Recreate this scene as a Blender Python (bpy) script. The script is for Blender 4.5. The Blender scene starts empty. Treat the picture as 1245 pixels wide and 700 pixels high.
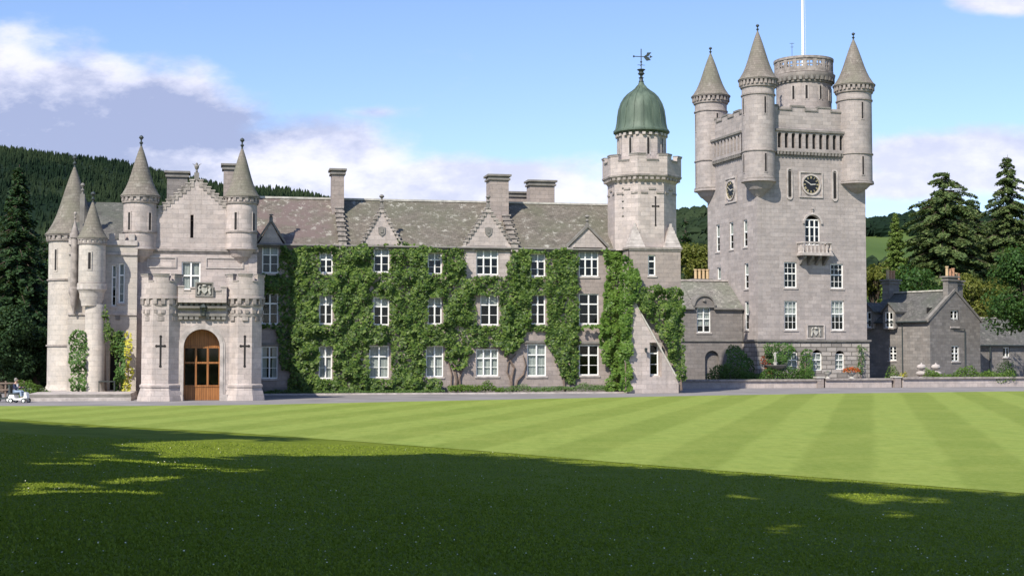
import bpy, math, random
import numpy as np
from mathutils import Matrix, Vector

R = math.radians
scene = bpy.context.scene
COL = scene.collection
random.seed(7)
rng = np.random.default_rng(11)

# ---------------------------------------------------------------- camera
FPX = 1718.0
PITCH = math.atan(80 / FPX)
EYE = 3.0
cam_d = bpy.data.cameras.new('camera')
cam_d.sensor_width = 36
cam_d.lens = FPX / 1245 * 36
cam_d.clip_end = 12000
cam_d.clip_start = 0.3
cam = bpy.data.objects.new('camera', cam_d)
COL.objects.link(cam)
cam.location = (0, 0, EYE)
cam.rotation_euler = (math.pi / 2 + PITCH, 0, 0)
scene.camera = cam

# ---------------------------------------------------------------- light
SUN_EL = R(43)
SUN_H = Vector((-0.507, -0.862)).normalized()      # horizontal direction towards the sun
SUN = Vector((SUN_H.x * math.cos(SUN_EL), SUN_H.y * math.cos(SUN_EL), math.sin(SUN_EL)))
sun_d = bpy.data.lights.new('sun', 'SUN')
sun_d.energy = 5.0
sun_d.angle = R(0.5)
sun_d.color = (1.0, 0.94, 0.82)
sun = bpy.data.objects.new('sun', sun_d)
COL.objects.link(sun)
sun.location = (-60, -60, 80)
sun.rotation_euler = SUN.to_track_quat('Z', 'Y').to_euler()
scene.view_settings.view_transform = 'Standard'
scene.view_settings.look = 'None'
scene.view_settings.exposure = 0.32
scene.view_settings.gamma = 1
scene.render.engine = 'CYCLES'
scene.cycles.max_bounces = 6
scene.cycles.transparent_max_bounces = 12


class NT:
    """small node-tree writer"""
    def __init__(s, nt):
        s.nt = nt
        for n in list(nt.nodes):
            nt.nodes.remove(n)

    def n(s, typ, ins=None, **props):
        nd = s.nt.nodes.new(typ)
        for k, v in props.items():
            setattr(nd, k, v)
        if ins:
            for k, v in ins.items():
                s.set(nd.inputs[k], v)
        return nd

    def set(s, sock, v):
        if isinstance(v, bpy.types.NodeSocket):
            s.nt.links.new(v, sock)
        elif isinstance(v, bpy.types.Node):
            s.nt.links.new(v.outputs[0], sock)
        elif isinstance(v, tuple) and len(v) == 3 and sock.type == 'RGBA':
            sock.default_value = (*v, 1)
        else:
            sock.default_value = v

    def m(s, op, a, b=0.0, c=None, clamp=False):
        nd = s.n('ShaderNodeMath', operation=op, use_clamp=clamp)
        s.set(nd.inputs[0], a)
        s.set(nd.inputs[1], b)
        if c is not None:
            s.set(nd.inputs[2], c)
        return nd.outputs[0]

    def mix(s, f, a, b, mode='MIX'):
        nd = s.n('ShaderNodeMix', data_type='RGBA', blend_type=mode)
        s.set(nd.inputs[0], f)
        s.set(nd.inputs[6], a)
        s.set(nd.inputs[7], b)
        return nd.outputs[2]

    def rng(s, v, a, b, c=0.0, d=1.0, smooth=False):
        nd = s.n('ShaderNodeMapRange', {0: v, 1: a, 2: b, 3: c, 4: d})
        if smooth:
            nd.interpolation_type = 'SMOOTHSTEP'
        return nd.outputs[0]

    def noise(s, vec, scale, detail=3.0, rough=0.55):
        nd = s.n('ShaderNodeTexNoise', {'Scale': scale, 'Detail': detail, 'Roughness': rough})
        if vec is not None:
            s.set(nd.inputs['Vector'], vec)
        return nd.outputs[0]


# ---- sky: Nishita plus a procedural cloud bank laid out by compass direction
world = bpy.data.worlds.new('World')
scene.world = world
world.use_nodes = True
W = NT(world.node_tree)
sky = W.n('ShaderNodeTexSky', sky_type='NISHITA', sun_disc=False)
sky.sun_elevation = SUN_EL
sky.sun_rotation = math.atan2(SUN_H.x, SUN_H.y)
sky.air_density = 1.0
sky.dust_density = 0.3
sky.ozone_density = 2.0
tc = W.n('ShaderNodeTexCoord')
sep = W.n('ShaderNodeSeparateXYZ', {0: tc.outputs['Generated']})
yy = W.m('MAXIMUM', sep.outputs[1], 0.08)
az = W.m('DIVIDE', sep.outputs[0], yy)
el = W.m('DIVIDE', sep.outputs[2], yy)
cv = W.n('ShaderNodeCombineXYZ', {0: az, 1: W.m('MULTIPLY', el, 1.9), 2: 0.37})
n1 = W.noise(cv.outputs[0], 8.0, 8.0, 0.56)
n2 = W.noise(cv.outputs[0], 24.0, 5.0, 0.55)


def blob(a, e, ra, re, amp=1.0):
    dx = W.m('DIVIDE', W.m('SUBTRACT', az, a), ra)
    dy = W.m('DIVIDE', W.m('SUBTRACT', el, e), re)
    d = W.m('SQRT', W.m('ADD', W.m('MULTIPLY', dx, dx), W.m('MULTIPLY', dy, dy)))
    return W.m('MULTIPLY', W.m('SUBTRACT', 1.0, d, clamp=True), amp)


bl = None
for b in [(-0.36, .175, .18, .075, 1.5), (-0.27, .155, .15, .068, 1.6), (-0.16, .132, .14, .055, 1.5), (-0.05, .115, .22, .035, 1.5),
          (-0.30, .11, .3, .05, 1.2), (.03, .122, .08, .03, .8), (-.1, .172, .06, .012, .55), (.33, .135, .12, .034, 1.7), (.27, .12, .09, .02, 1.3), (.35, .252, .055, .018, 1.2)]:
    v = blob(*b)
    bl = v if bl is None else W.m('MAXIMUM', bl, v)
dens = W.m('ADD', bl, W.m('MULTIPLY', W.m('SUBTRACT', n1, 0.5), 1.45))
dens = W.m('ADD', dens, W.m('MULTIPLY', W.m('SUBTRACT', n2, 0.5), 0.6))
dens = W.rng(dens, 0.20, 0.72, 0, 1, True)
# shaded undersides of the bank on the left
lowb = W.m('MAXIMUM', W.rng(el, .135, .152, 0, 1, True), W.rng(az, -.31, -.25, 1, 0, True))
lowmask = W.m('MULTIPLY', W.m('MULTIPLY', W.rng(el, .15, .215, 1, 0, True), lowb), W.rng(az, -.22, -.12, 1, .2, True))
shade_n = W.rng(W.noise(cv.outputs[0], 15.0, 7.0, 0.6), .36, .66, 0, 1, True)
shd = W.m('ADD', W.m('MULTIPLY', lowmask, W.rng(W.noise(cv.outputs[0], 9.0, 9.0, .66), .38, .60, .25, 1.0)), W.m('MULTIPLY', W.m('MULTIPLY', shade_n, W.rng(az, -.2, .05, 1.0, .55)), .8), clamp=True)
cloudcol = W.mix(shd, (.86, .84, .94), (.34, .38, .57))
skyc = W.n('ShaderNodeVectorMath', {0: sky.outputs[0], 1: (0.122, 0.126, 0.150)}, operation='MULTIPLY')
hsv = W.n('ShaderNodeHueSaturation', {'Hue': 0.5, 'Saturation': 1.0, 'Value': 1.0, 'Color': skyc.outputs[0]})
final = W.mix(W.m('MULTIPLY', dens, .88), hsv.outputs[0], cloudcol)
bg = W.n('ShaderNodeBackground', {'Color': final, 'Strength': 1.0})
wo = W.n('ShaderNodeOutputWorld', {'Surface': bg.outputs[0]})


# ---------------------------------------------------------------- pixel -> world helpers
def ray(px, py):
    zc = -(py - 350) / FPX
    return Vector(((px - 622.5) / FPX, math.cos(PITCH) - zc * math.sin(PITCH), math.sin(PITCH) + zc * math.cos(PITCH)))


def ground(px, py, z=0.0):
    d = ray(px, py)
    t = (z - EYE) / d.z
    return Vector((d.x * t, d.y * t, z))


def at_depth(px, py, Y):
    d = ray(px, py)
    t = Y / d.y
    return Vector((d.x * t, Y, EYE + d.z * t))


def project(P):
    """N x 3 -> px, py arrays"""
    P = np.asarray(P, float)
    x, y, z = P[:, 0], P[:, 1], P[:, 2] - EYE
    c, s = math.cos(PITCH), math.sin(PITCH)
    d = y * c + z * s
    u = -y * s + z * c
    return 622.5 + FPX * x / d, 350 - FPX * u / d


class Frame:
    def __init__(s, px, Y, deg):
        d = ray(px, 430)
        s.o = Vector((d.x / d.y * Y, Y, 0))
        s.a = R(deg)
        s.M = Matrix.Translation(s.o) @ Matrix.Rotation(s.a, 4, 'Z')
        s.I = s.M.inverted()

    def loc(s, px, py, y=0.0, x=None):
        c = s.I @ Vector((0, 0, EYE))
        d = s.I.to_3x3() @ ray(px, py)
        t = (y - c.y) / d.y if x is None else (x - c.x) / d.x
        return c + d * t

    def x(s, px, y=0.0):
        return s.loc(px, 400, y).x

    def z(s, py, px=None, y=0.0, x=None):
        if px is None:
            px = project([tuple(s.M @ Vector((0 if x is None else x, y, 5)))])[0][0]
            return s.loc(px, py, y).z
        return s.loc(px, py, y, x).z

    def ya(s, px, x=0.0):
        return s.loc(px, 400, x=x).y


# ---------------------------------------------------------------- numpy value noise
_lat = rng.random((32, 32, 32))


def vnoise(p):
    p = np.asarray(p, float)
    i = np.floor(p).astype(int)
    f = p - i
    f = f * f * (3 - 2 * f)
    r = 0
    for dx in (0, 1):
        for dy in (0, 1):
            for dz in (0, 1):
                w = (f[:, 0] if dx else 1 - f[:, 0]) * (f[:, 1] if dy else 1 - f[:, 1]) * (f[:, 2] if dz else 1 - f[:, 2])
                r = r + w * _lat[(i[:, 0] + dx) % 32, (i[:, 1] + dy) % 32, (i[:, 2] + dz) % 32]
    return r


def inpoly(px, py, poly):
    inside = np.zeros(len(px), bool)
    n = len(poly)
    j = n - 1
    for i in range(n):
        xi, yi = poly[i]
        xj, yj = poly[j]
        c = ((yi > py) != (yj > py)) & (px < (xj - xi) * (py - yi) / ((yj - yi) or 1e-9) + xi)
        inside ^= c
        j = i
    return inside


# ---------------------------------------------------------------- mesh builder
class MB:
    def __init__(s, M=None):
        s.v, s.f, s.uv = [], [], []
        s.M = M
        s.cuts = []

    def cut(s):
        """what follows becomes a part of its own"""
        s.cuts.append((len(s.v), len(s.f)))

    def P(s, p):
        p = Vector(p)
        return s.M @ p if s.M else p

    def face(s, pts, uvs=None):
        pts = [s.P(p) for p in pts]
        b = len(s.v)
        s.v += pts
        s.f.append(list(range(b, b + len(pts))))
        if uvs is None:
            n = Vector((0, 0, 0))
            for i in range(len(pts)):
                a, c = pts[i], pts[(i + 1) % len(pts)]
                n += a.cross(c)
            if n.length < 1e-12:
                n = Vector((0, 0, 1))
            n.normalize()
            if abs(n.z) > .96:
                t = Vector((1, 0, 0))
            else:
                t = Vector((0, 0, 1)).cross(n).normalized()
            bt = n.cross(t)
            uvs = [(p.dot(t), p.dot(bt)) for p in pts]
        s.uv.append(uvs)

    def box(s, x0, x1, y0, y1, z0, z1):
        if x0 > x1: x0, x1 = x1, x0
        if y0 > y1: y0, y1 = y1, y0
        a = [(x0, y0), (x1, y0), (x1, y1), (x0, y1)]
        s.prism(a, z0, z1)

    def prism(s, poly, z0, z1, top=None):
        """vertical prism over an xy polygon (counter-clockwise); top = scaled polygon"""
        t = top or poly
        n = len(poly)
        for i in range(n):
            j = (i + 1) % n
            s.face([(*poly[i], z0), (*poly[j], z0), (*t[j], z1), (*t[i], z1)])
        s.face([(*p, z1) for p in t])
        s.face([(*p, z0) for p in reversed(poly)])

    def slab(s, poly, y0, y1):
        """prism of an xz polygon (counter-clockwise seen from the front, y0 is the front)"""
        n = len(poly)
        s.face([(p[0], y0, p[1]) for p in poly])
        s.face([(p[0], y1, p[1]) for p in reversed(poly)])
        for i in range(n):
            a, c = poly[i], poly[(i + 1) % n]
            s.face([(c[0], y0, c[1]), (a[0], y0, a[1]), (a[0], y1, a[1]), (c[0], y1, c[1])])

    def lathe(s, prof, cx=0, cy=0, n=32, a0=0.0, cap=True, arc=None):
        b = len(s.v)
        N = n if arc is None else n + 1
        full = 2 * math.pi if arc is None else arc
        for r, z in prof:
            for k in range(N):
                a = a0 + full * k / n
                s.v.append(s.P((cx + r * math.cos(a), cy + r * math.sin(a), z)))
        acc = 0
        rm = max(r for r, z in prof)
        for i in range(len(prof) - 1):
            d = math.hypot(prof[i + 1][0] - prof[i][0], prof[i + 1][1] - prof[i][1])
            for k in range(n):
                k2 = (k + 1) % N
                s.f.append([b + i * N + k, b + i * N + k2, b + (i + 1) * N + k2, b + (i + 1) * N + k])
                u0, u1 = full * k / n * rm, full * (k + 1) / n * rm
                s.uv.append([(u0, prof[i][1]), (u1, prof[i][1]), (u1, prof[i][1] + d), (u0, prof[i][1] + d)])
            acc += d
        if cap and arc is None:
            r, z = prof[-1]
            if r > 1e-3:
                s.f.append([b + (len(prof) - 1) * N + k for k in range(n)])
                s.uv.append([(r * math.cos(2 * math.pi * k / n), r * math.sin(2 * math.pi * k / n)) for k in range(n)])
            r, z = prof[0]
            if r > 1e-3:
                s.f.append([b + k for k in reversed(range(n))])
                s.uv.append([(0, 0)] * n)

    def sector(s, cx, cy, r0, r1, z0, z1, a0, a1, n=6):
        """a curved block"""
        p = [(cx + r1 * math.cos(a0 + (a1 - a0) * k / n), cy + r1 * math.sin(a0 + (a1 - a0) * k / n)) for k in range(n + 1)]
        p += [(cx + r0 * math.cos(a1 + (a0 - a1) * k / n), cy + r0 * math.sin(a1 + (a0 - a1) * k / n)) for k in range(n + 1)]
        for i in range(len(p)):
            j = (i + 1) % len(p)
            s.face([(*p[i], z0), (*p[j], z0), (*p[j], z1), (*p[i], z1)])
        for i in range(n):
            q = [p[i], p[i + 1], p[2 * n + 1 - i - 1], p[2 * n + 1 - i]]
            s.face([(*c, z1) for c in q])
            s.face([(*c, z0) for c in reversed(q)])

    def tube(s, pts, rad, n=6):
        pts = [Vector(p) for p in pts]
        rad = rad if isinstance(rad, (list, tuple)) else [rad] * len(pts)
        b = len(s.v)
        for i, p in enumerate(pts):
            d = (pts[min(i + 1, len(pts) - 1)] - pts[max(i - 1, 0)]).normalized()
            a = d.cross(Vector((0.13, 0.21, 0.97)))
            if a.length < .05:
                a = d.cross(Vector((1, 0, 0)))
            a.normalize()
            c = d.cross(a)
            for k in range(n):
                t = 2 * math.pi * k / n
                s.v.append(s.P(p + (a * math.cos(t) + c * math.sin(t)) * rad[i]))
        for i in range(len(pts) - 1):
            for k in range(n):
                k2 = (k + 1) % n
                s.f.append([b + i * n + k, b + i * n + k2, b + (i + 1) * n + k2, b + (i + 1) * n + k])
                s.uv.append([(k, i), (k + 1, i), (k + 1, i + 1), (k, i + 1)])
        s.f.append([b + k for k in reversed(range(n))]); s.uv.append([(0, 0)] * n)
        s.f.append([b + (len(pts) - 1) * n + k for k in range(n)]); s.uv.append([(0, 0)] * n)

    def wall(s, x0, x1, z0, z1, ops=(), y=0.0, depth=.3, thick=.0):
        """front wall face with real openings; ops = (xa, xb, za, zb[, arch])"""
        ops = [(*o, False) if len(o) == 4 else tuple(o) for o in ops]
        xs = sorted({x0, x1, *[o[0] for o in ops], *[o[1] for o in ops]})
        zs = sorted({z0, z1, *[o[2] for o in ops], *[o[3] for o in ops]})
        xs = [v for v in xs if x0 - 1e-6 <= v <= x1 + 1e-6]
        zs = [v for v in zs if z0 - 1e-6 <= v <= z1 + 1e-6]
        for i in range(len(xs) - 1):
            run = None
            for j in range(len(zs) - 1):
                cx, cz = (xs[i] + xs[i + 1]) / 2, (zs[j] + zs[j + 1]) / 2
                hole = any(o[0] < cx < o[1] and o[2] < cz < o[3] for o in ops)
                if not hole and run is None:
                    run = zs[j]
                if hole and run is not None:
                    s.face([(xs[i], y, run), (xs[i + 1], y, run), (xs[i + 1], y, zs[j]), (xs[i], y, zs[j])])
                    run = None
            if run is not None:
                s.face([(xs[i], y, run), (xs[i + 1], y, run), (xs[i + 1], y, z1), (xs[i], y, z1)])
        for xa, xb, za, zb, arch in ops:
            Y = y + depth
            if arch:
                r = (xb - xa) / 2
                cx, zc = (xa + xb) / 2, zb - r
                pts = [(cx + r * math.cos(t), zc + r * math.sin(t)) for t in np.linspace(math.pi, 0, 13)]
                for k in range(12):
                    (ax, az_), (bx, bz) = pts[k], pts[k + 1]
                    s.face([(ax, y, az_), (bx, y, bz), (bx, y, zb), (ax, y, zb)])
                    s.face([(ax, y, az_), (ax, Y, az_), (bx, Y, bz), (bx, y, bz)])
                zt = zc
            else:
                zt = zb
                s.face([(xa, y, zb), (xa, Y, zb), (xb, Y, zb), (xb, y, zb)])
            s.face([(xa, y, za), (xa, Y, za), (xa, Y, zt), (xa, y, zt)])
            s.face([(xb, y, za), (xb, y, zt), (xb, Y, zt), (xb, Y, za)])
            s.face([(xa, y, za), (xb, y, za), (xb, Y, za), (xa, Y, za)])

    def build(s, name, mat, parent=None, smooth=True):
        if s.cuts:
            marks = [c for c in s.cuts if 0 < c[1] < len(s.f)]
            marks = [(0, 0)] + marks + [(len(s.v), len(s.f))]
            out = None
            for (v0, f0), (v1, f1) in zip(marks[:-1], marks[1:]):
                if f1 <= f0:
                    continue
                q = MB()
                q.v, q.uv = s.v[v0:v1], s.uv[f0:f1]
                q.f = [[i - v0 for i in f] for f in s.f[f0:f1]]
                o = q.build(name, mat, parent, smooth)
                out = out or o
            return out
        me = bpy.data.meshes.new(name)
        me.from_pydata([tuple(v) for v in s.v], [], s.f)
        uv = me.uv_layers.new(name='uv')
        flat = [c for f in s.uv for p in f for c in p]
        uv.data.foreach_set('uv', flat)
        me.materials.append(mat)
        if smooth:
            me.polygons.foreach_set('use_smooth', [True] * len(me.polygons))
            me.set_sharp_from_angle(angle=R(32))
        me.update()
        o = bpy.data.objects.new(name, me)
        COL.objects.link(o)
        if parent:
            o.parent = parent
        return o


def tag(o, label=None, cat=None, group=None, kind=None):
    if label: o['label'] = label
    if cat: o['category'] = cat
    if group: o['group'] = group
    if kind: o['kind'] = kind
    return o


def thing(name, M, label, cat, group=None):
    o = bpy.data.objects.new(name, None)
    COL.objects.link(o)
    o.matrix_world = M
    o.empty_display_size = .3
    return tag(o, label, cat, group)


def leaves(name, C, Nn, S, mat, parent=None, aspect=.62, jitter=.5, cup=.18):
    """kite-shaped leaves at centres C with normals Nn and sizes S"""
    C = np.asarray(C, float); Nn = np.asarray(Nn, float); S = np.asarray(S, float)[:, None]
    n = len(C)
    Nn = Nn + rng.normal(0, jitter, (n, 3))
    Nn /= np.linalg.norm(Nn, axis=1)[:, None] + 1e-9
    t = rng.normal(0, 1, (n, 3))
    t -= (t * Nn).sum(1)[:, None] * Nn
    t /= np.linalg.norm(t, axis=1)[:, None] + 1e-9
    b = np.cross(Nn, t)
    V = np.empty((n, 4, 3))
    V[:, 0] = C - t * S * .5
    V[:, 1] = C + b * S * aspect * .5 + Nn * S * cup
    V[:, 2] = C + t * S * .5
    V[:, 3] = C - b * S * aspect * .5 + Nn * S * cup
    return quads(name, V, mat, parent)


def quads(name, V, mat, parent=None):
    n = len(V)
    me = bpy.data.meshes.new(name)
    me.vertices.add(n * 4)
    me.vertices.foreach_set('co', V.reshape(-1))
    me.loops.add(n * 4)
    me.loops.foreach_set('vertex_index', np.arange(n * 4, dtype=np.int32))
    me.polygons.add(n)
    me.polygons.foreach_set('loop_start', np.arange(0, n * 4, 4, dtype=np.int32))
    me.polygons.foreach_set('loop_total', np.full(n, 4, dtype=np.int32))
    me.materials.append(mat)
    me.update(calc_edges=True)
    o = bpy.data.objects.new(name, me)
    COL.objects.link(o)
    if parent:
        o.parent = parent
    return o


# ---------------------------------------------------------------- materials
def mat(name):
    m = bpy.data.materials.new(name)
    m.use_nodes = True
    return m, NT(m.node_tree)


def finish(T, col, rough=.8, bump=None, bstr=.3, bdist=.02, spec=.3, metal=0.0, extra=None):
    ins = {'Base Color': col, 'Roughness': rough, 'Specular IOR Level': spec, 'Metallic': metal}
    p = T.n('ShaderNodeBsdfPrincipled', ins)
    if bump is not None:
        bn = T.n('ShaderNodeBump', {'Strength': bstr, 'Distance': bdist, 'Height': bump})
        T.set(p.inputs['Normal'], bn.outputs[0])
    out = T.n('ShaderNodeOutputMaterial', {'Surface': p.outputs[0]})
    return p


def stone(name, base, var=.22, row=.36, width=.95, mortar=.014, stain=.35, lichen=0.0, bstr=.5, tint=(.24, .21, .19), mortar_dark=.62):
    m, T = mat(name)
    tcn = T.n('ShaderNodeTexCoord')
    uv, ob = tcn.outputs['UV'], tcn.outputs['Object']
    var *= .85
    base = (base[0] * .98, base[1] * .995, base[2] * .985)
    dark = tuple(c * (1 - var) for c in base)
    lite = tuple(min(1, c * (1 + var * .7)) for c in base)
    wn = T.noise(uv, 1.2, 2.0)
    wv = T.n('ShaderNodeVectorMath', {0: uv, 1: T.n('ShaderNodeCombineXYZ', {0: 0.0, 1: T.m('MULTIPLY', T.m('SUBTRACT', wn, .5), .03), 2: 0.0}).outputs[0]}, operation='ADD')
    br = T.n('ShaderNodeTexBrick', {'Vector': wv.outputs[0], 'Color1': dark, 'Color2': lite, 'Mortar': tuple(c * (mortar_dark if mortar > .03 else .76) for c in base), 'Scale': 1.0,
                                    'Mortar Size': mortar, 'Mortar Smooth': .35, 'Bias': 0.0, 'Brick Width': width, 'Row Height': row})
    br.offset = .47
    # speckle of single stones, large stains, rain streaks
    big = T.noise(ob, .3, 6.0, .66)
    mid = T.noise(ob, 1.7, 4.0, .6)
    fine = T.noise(ob, 14.0, 3.0, .7)
    st = T.n('ShaderNodeMapping', {'Vector': ob, 'Scale': (1.6, 1.6, .16)})
    streak = T.rng(T.noise(st.outputs[0], 1.0, 4.0, .6), .50, .76, 0, 1, True)
    c = T.mix(T.m('MULTIPLY', T.rng(big, .38, .66, 0, 1), stain), br.outputs[0], tuple(b * .68 for b in base), 'MIX')
    c = T.mix(T.m('MULTIPLY', streak, stain * .9), c, tint, 'MIX')
    c = T.mix(T.rng(mid, .35, .65, 0, .8), c, (1.22, 1.18, 1.14), 'MULTIPLY')
    blotch = T.rng(T.noise(ob, 4.5, 5.0, .72), .50, .66, 0, .42, True)
    c = T.mix(T.m('MULTIPLY', blotch, T.rng(big, .3, .6, .4, 1)), c, tuple(b * .5 for b in base), 'MIX')
    c = T.mix(T.rng(fine, .3, .7, .35, 0), c, (.72, .72, .74), 'MULTIPLY')
    if lichen:
        li = T.rng(T.noise(ob, 3.1, 6.0, .7), .60, .68, 0, lichen, True)
        c = T.mix(li, c, (.40, .41, .30))
    hgt = T.m('ADD', T.m('MULTIPLY', br.outputs['Fac'], -1.0), T.m('MULTIPLY', fine, .35))
    finish(T, c, .86, hgt, bstr, .03, .2)
    return m


def plain(name, col, rough=.6, var=.12, scale=4.0, metal=0.0, spec=.4, bstr=.0):
    m, T = mat(name)
    tcn = T.n('ShaderNodeTexCoord')
    nz = T.noise(tcn.outputs['Object'], scale, 4.0, .6)
    c = T.mix(T.rng(nz, .3, .7, 0, 1), tuple(v * (1 - var) for v in col), tuple(min(1, v * (1 + var)) for v in col))
    finish(T, c, rough, nz if bstr else None, bstr, .02, spec, metal)
    return m


def foliage(name, cols, rough=.6, trans=.25, sat_noise=None):
    """leaf material: colour varies leaf by leaf and in large patches, light passes through"""
    m, T = mat(name)
    geo = T.n('ShaderNodeNewGeometry')
    tcn = T.n('ShaderNodeTexCoord')
    cr = T.n('ShaderNodeValToRGB', {0: geo.outputs['Random Per Island']})
    cr.color_ramp.elements[0].color = (*cols[0], 1)
    cr.color_ramp.elements[1].color = (*cols[-1], 1)
    for k in range(1, len(cols) - 1):
        e = cr.color_ramp.elements.new(k / (len(cols) - 1))
        e.color = (*cols[k], 1)
    nz = T.noise(tcn.outputs['Object'], sat_noise or .35, 3.0)
    c = T.mix(T.rng(nz, .35, .65, 0, .55), cr.outputs[0], (.72, .78, .7), 'MULTIPLY')
    d = T.n('ShaderNodeBsdfPrincipled', {'Base Color': c, 'Roughness': rough, 'Specular IOR Level': .25})
    tb = T.n('ShaderNodeBsdfTranslucent', {'Color': T.mix(.5, c, (.25, .34, .04), 'MIX')})
    mx = T.n('ShaderNodeMixShader', {0: trans, 1: d.outputs[0], 2: tb.outputs[0]})
    T.n('ShaderNodeOutputMaterial', {'Surface': mx.outputs[0]})
    return m


MAT = {}
MAT['stone'] = stone('pale granite ashlar', (.47, .405, .385), .2, .34, .8, .012, .5)
MAT['tower'] = stone('grey granite ashlar', (.385, .338, .325), .2, .36, .85, .011, .5)
MAT['white_stone'] = stone('pale west front stone', (.50, .45, .41), .14, .36, .85, .009, .35)
MAT['stone_dark'] = stone('weathered grey stone', (.235, .21, .20), .2, .34, .7, .014, .5)
MAT['pink'] = stone('pinkish granite facade', (.34, .285, .265), .17, .34, .75, .013, .45)
MAT['house'] = stone('dull grey house stone', (.235, .215, .205), .3, .3, .6, .016, .45)
MAT['rustic'] = stone('rock faced basement stone', (.35, .315, .29), .45, .4, 1.05, .038, .4, bstr=1.0, mortar_dark=.3)
MAT['trim'] = plain('dressed stone trim', (.42, .375, .35), .85, .32, 1.8, spec=.2, bstr=.3)
MAT['trim_dark'] = plain('dark weathered trim', (.20, .185, .17), .9, .25, 1.6, spec=.2, bstr=.3)
MAT['trim_mid'] = plain('weathered trim', (.285, .25, .23), .9, .4, 2.2, spec=.2, bstr=.3)
MAT['coping'] = plain('light coping', (.44, .42, .38), .88, .3, 2.2, spec=.2, bstr=.3)
MAT['mottled'] = plain('mottled skew stone', (.30, .265, .24), .9, .55, 2.6, spec=.2, bstr=.4)
MAT['white'] = plain('white window paint', (.82, .81, .78), .4, .03, 2.0)
MAT['copper'] = None
MAT['iron'] = plain('dark ironwork', (.035, .045, .045), .5, .2, 3.0, spec=.5)
MAT['curtain'] = plain('pale net curtain', (.50, .50, .47), .9, .12, 3.5)
MAT['gold'] = plain('gilded clock metal', (.62, .52, .30), .35, .1, 3.0, metal=.3)
MAT['black'] = plain('black dial', (.012, .012, .016), .35, .1, 3.0)
MAT['pot'] = plain('buff chimney pot clay', (.50, .36, .21), .8, .15, 3.0)
MAT['pot_red'] = plain('terracotta chimney pot', (.42, .23, .14), .8, .15, 3.0)
MAT['painted_dark'] = plain('painted dark of openings', (.02, .018, .018), .9, .1, 3.0)  # near-black colour stands in for the shade inside slits and rooms
MAT['bark'] = plain('bark', (.09, .065, .05), .9, .3, 4.0, bstr=.6)
MAT['vine'] = plain('old vine stem', (.17, .125, .10), .9, .3, 6.0, bstr=.6)
MAT['earth'] = plain('dark bed soil', (.05, .036, .026), .95, .3, 3.0, bstr=.5)

# glass
m, T = mat('window glass')
gl = T.n('ShaderNodeBsdfGlossy', {'Roughness': .04, 'Color': (.85, .9, 1)})
tr = T.n('ShaderNodeBsdfTransparent', {'Color': (.72, .76, .76)})
mx = T.n('ShaderNodeMixShader', {0: .03, 1: tr.outputs[0], 2: gl.outputs[0]})
T.n('ShaderNodeOutputMaterial', {'Surface': mx.outputs[0]})
MAT['glass'] = m

# copper dome
m, T = mat('verdigris copper')
tcn = T.n('ShaderNodeTexCoord')
mp = T.n('ShaderNodeMapping', {'Vector': tcn.outputs['Object'], 'Scale': (2.2, 2.2, .35)})
nz = T.noise(mp.outputs[0], 1.0, 5.0, .6)
c = T.mix(T.rng(nz, .32, .68), (.048, .072, .052), (.115, .152, .112))
finish(T, c, .6, nz, .15, .02, .35)
MAT['copper'] = m


# slate roof
def slate(name, base, var, lich, patch=None):
    m, T = mat(name)
    tcn = T.n('ShaderNodeTexCoord')
    uv, ob = tcn.outputs['UV'], tcn.outputs['Object']
    br = T.n('ShaderNodeTexBrick', {'Vector': uv, 'Color1': tuple(b * (1 - var) for b in base), 'Color2': tuple(b * (1 + var) for b in base),
                                    'Mortar': tuple(b * .5 for b in base), 'Scale': 1.0, 'Mortar Size': .012, 'Brick Width': .34, 'Row Height': .22, 'Mortar Smooth': .2})
    big = T.noise(ob, .35, 5.0, .62)
    c = T.mix(T.rng(big, .42, .62, 0, .6), br.outputs[0], tuple(b * k for b, k in zip(base, (.72, .84, .68))))
    if patch:
        gx = T.n('ShaderNodeSeparateXYZ', {0: ob}).outputs[0]
        pm = T.m('MULTIPLY', T.rng(gx, patch[0], patch[1], 1, 0, True), T.rng(T.noise(ob, .8, 4.0), .4, .6, .2, .9, True))
        c = T.mix(pm, c, patch[2])
    li = T.rng(T.noise(ob, 1.9, 6.0, .78), .545, .62, 0, lich, True)
    li2 = T.rng(T.noise(ob, .45, 3.0), .38, .58, .25, 1)
    c = T.mix(T.m('MULTIPLY', li, li2), c, (.42, .40, .35))
    dk = T.rng(T.noise(ob, 1.1, 5.0, .7), .54, .66, 0, .5, True)
    c = T.mix(dk, c, tuple(b * .45 for b in base))
    finish(T, c, .8, br.outputs['Fac'], -.5, .02, .25)
    return m


MAT['roof'] = slate('lichened brown slate', (.155, .135, .112), .2, .75, (-8.2, -6.5, (.155, .115, .108)))
MAT['roof_grey'] = slate('grey slate', (.115, .11, .105), .2, .35)
MAT['roof_scale'] = slate('old stone slates', (.20, .185, .17), .3, .8)
MAT['cone'] = slate('stone fish scale cone', (.200, .172, .148), .14, .3)
# wood door
m, T = mat('varnished door boards')
tcn = T.n('ShaderNodeTexCoord')
mp = T.n('ShaderNodeMapping', {'Vector': tcn.outputs['Object'], 'Scale': (9, 9, .8)})
nz = T.noise(mp.outputs[0], 1.0, 5.0, .6)
wvn = T.n('ShaderNodeTexWave', {'Vector': tcn.outputs['Object'], 'Scale': 2.2, 'Distortion': 0.0}, wave_type='BANDS', bands_direction='X')
c = T.mix(T.rng(nz, .3, .7), (.20, .075, .022), (.38, .165, .055))
c = T.mix(T.rng(wvn.outputs[0], .0, .12, .7, 0), c, (.05, .02, .01))
finish(T, c, .45, nz, .1, .01, .4)
MAT['wood'] = m

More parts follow.
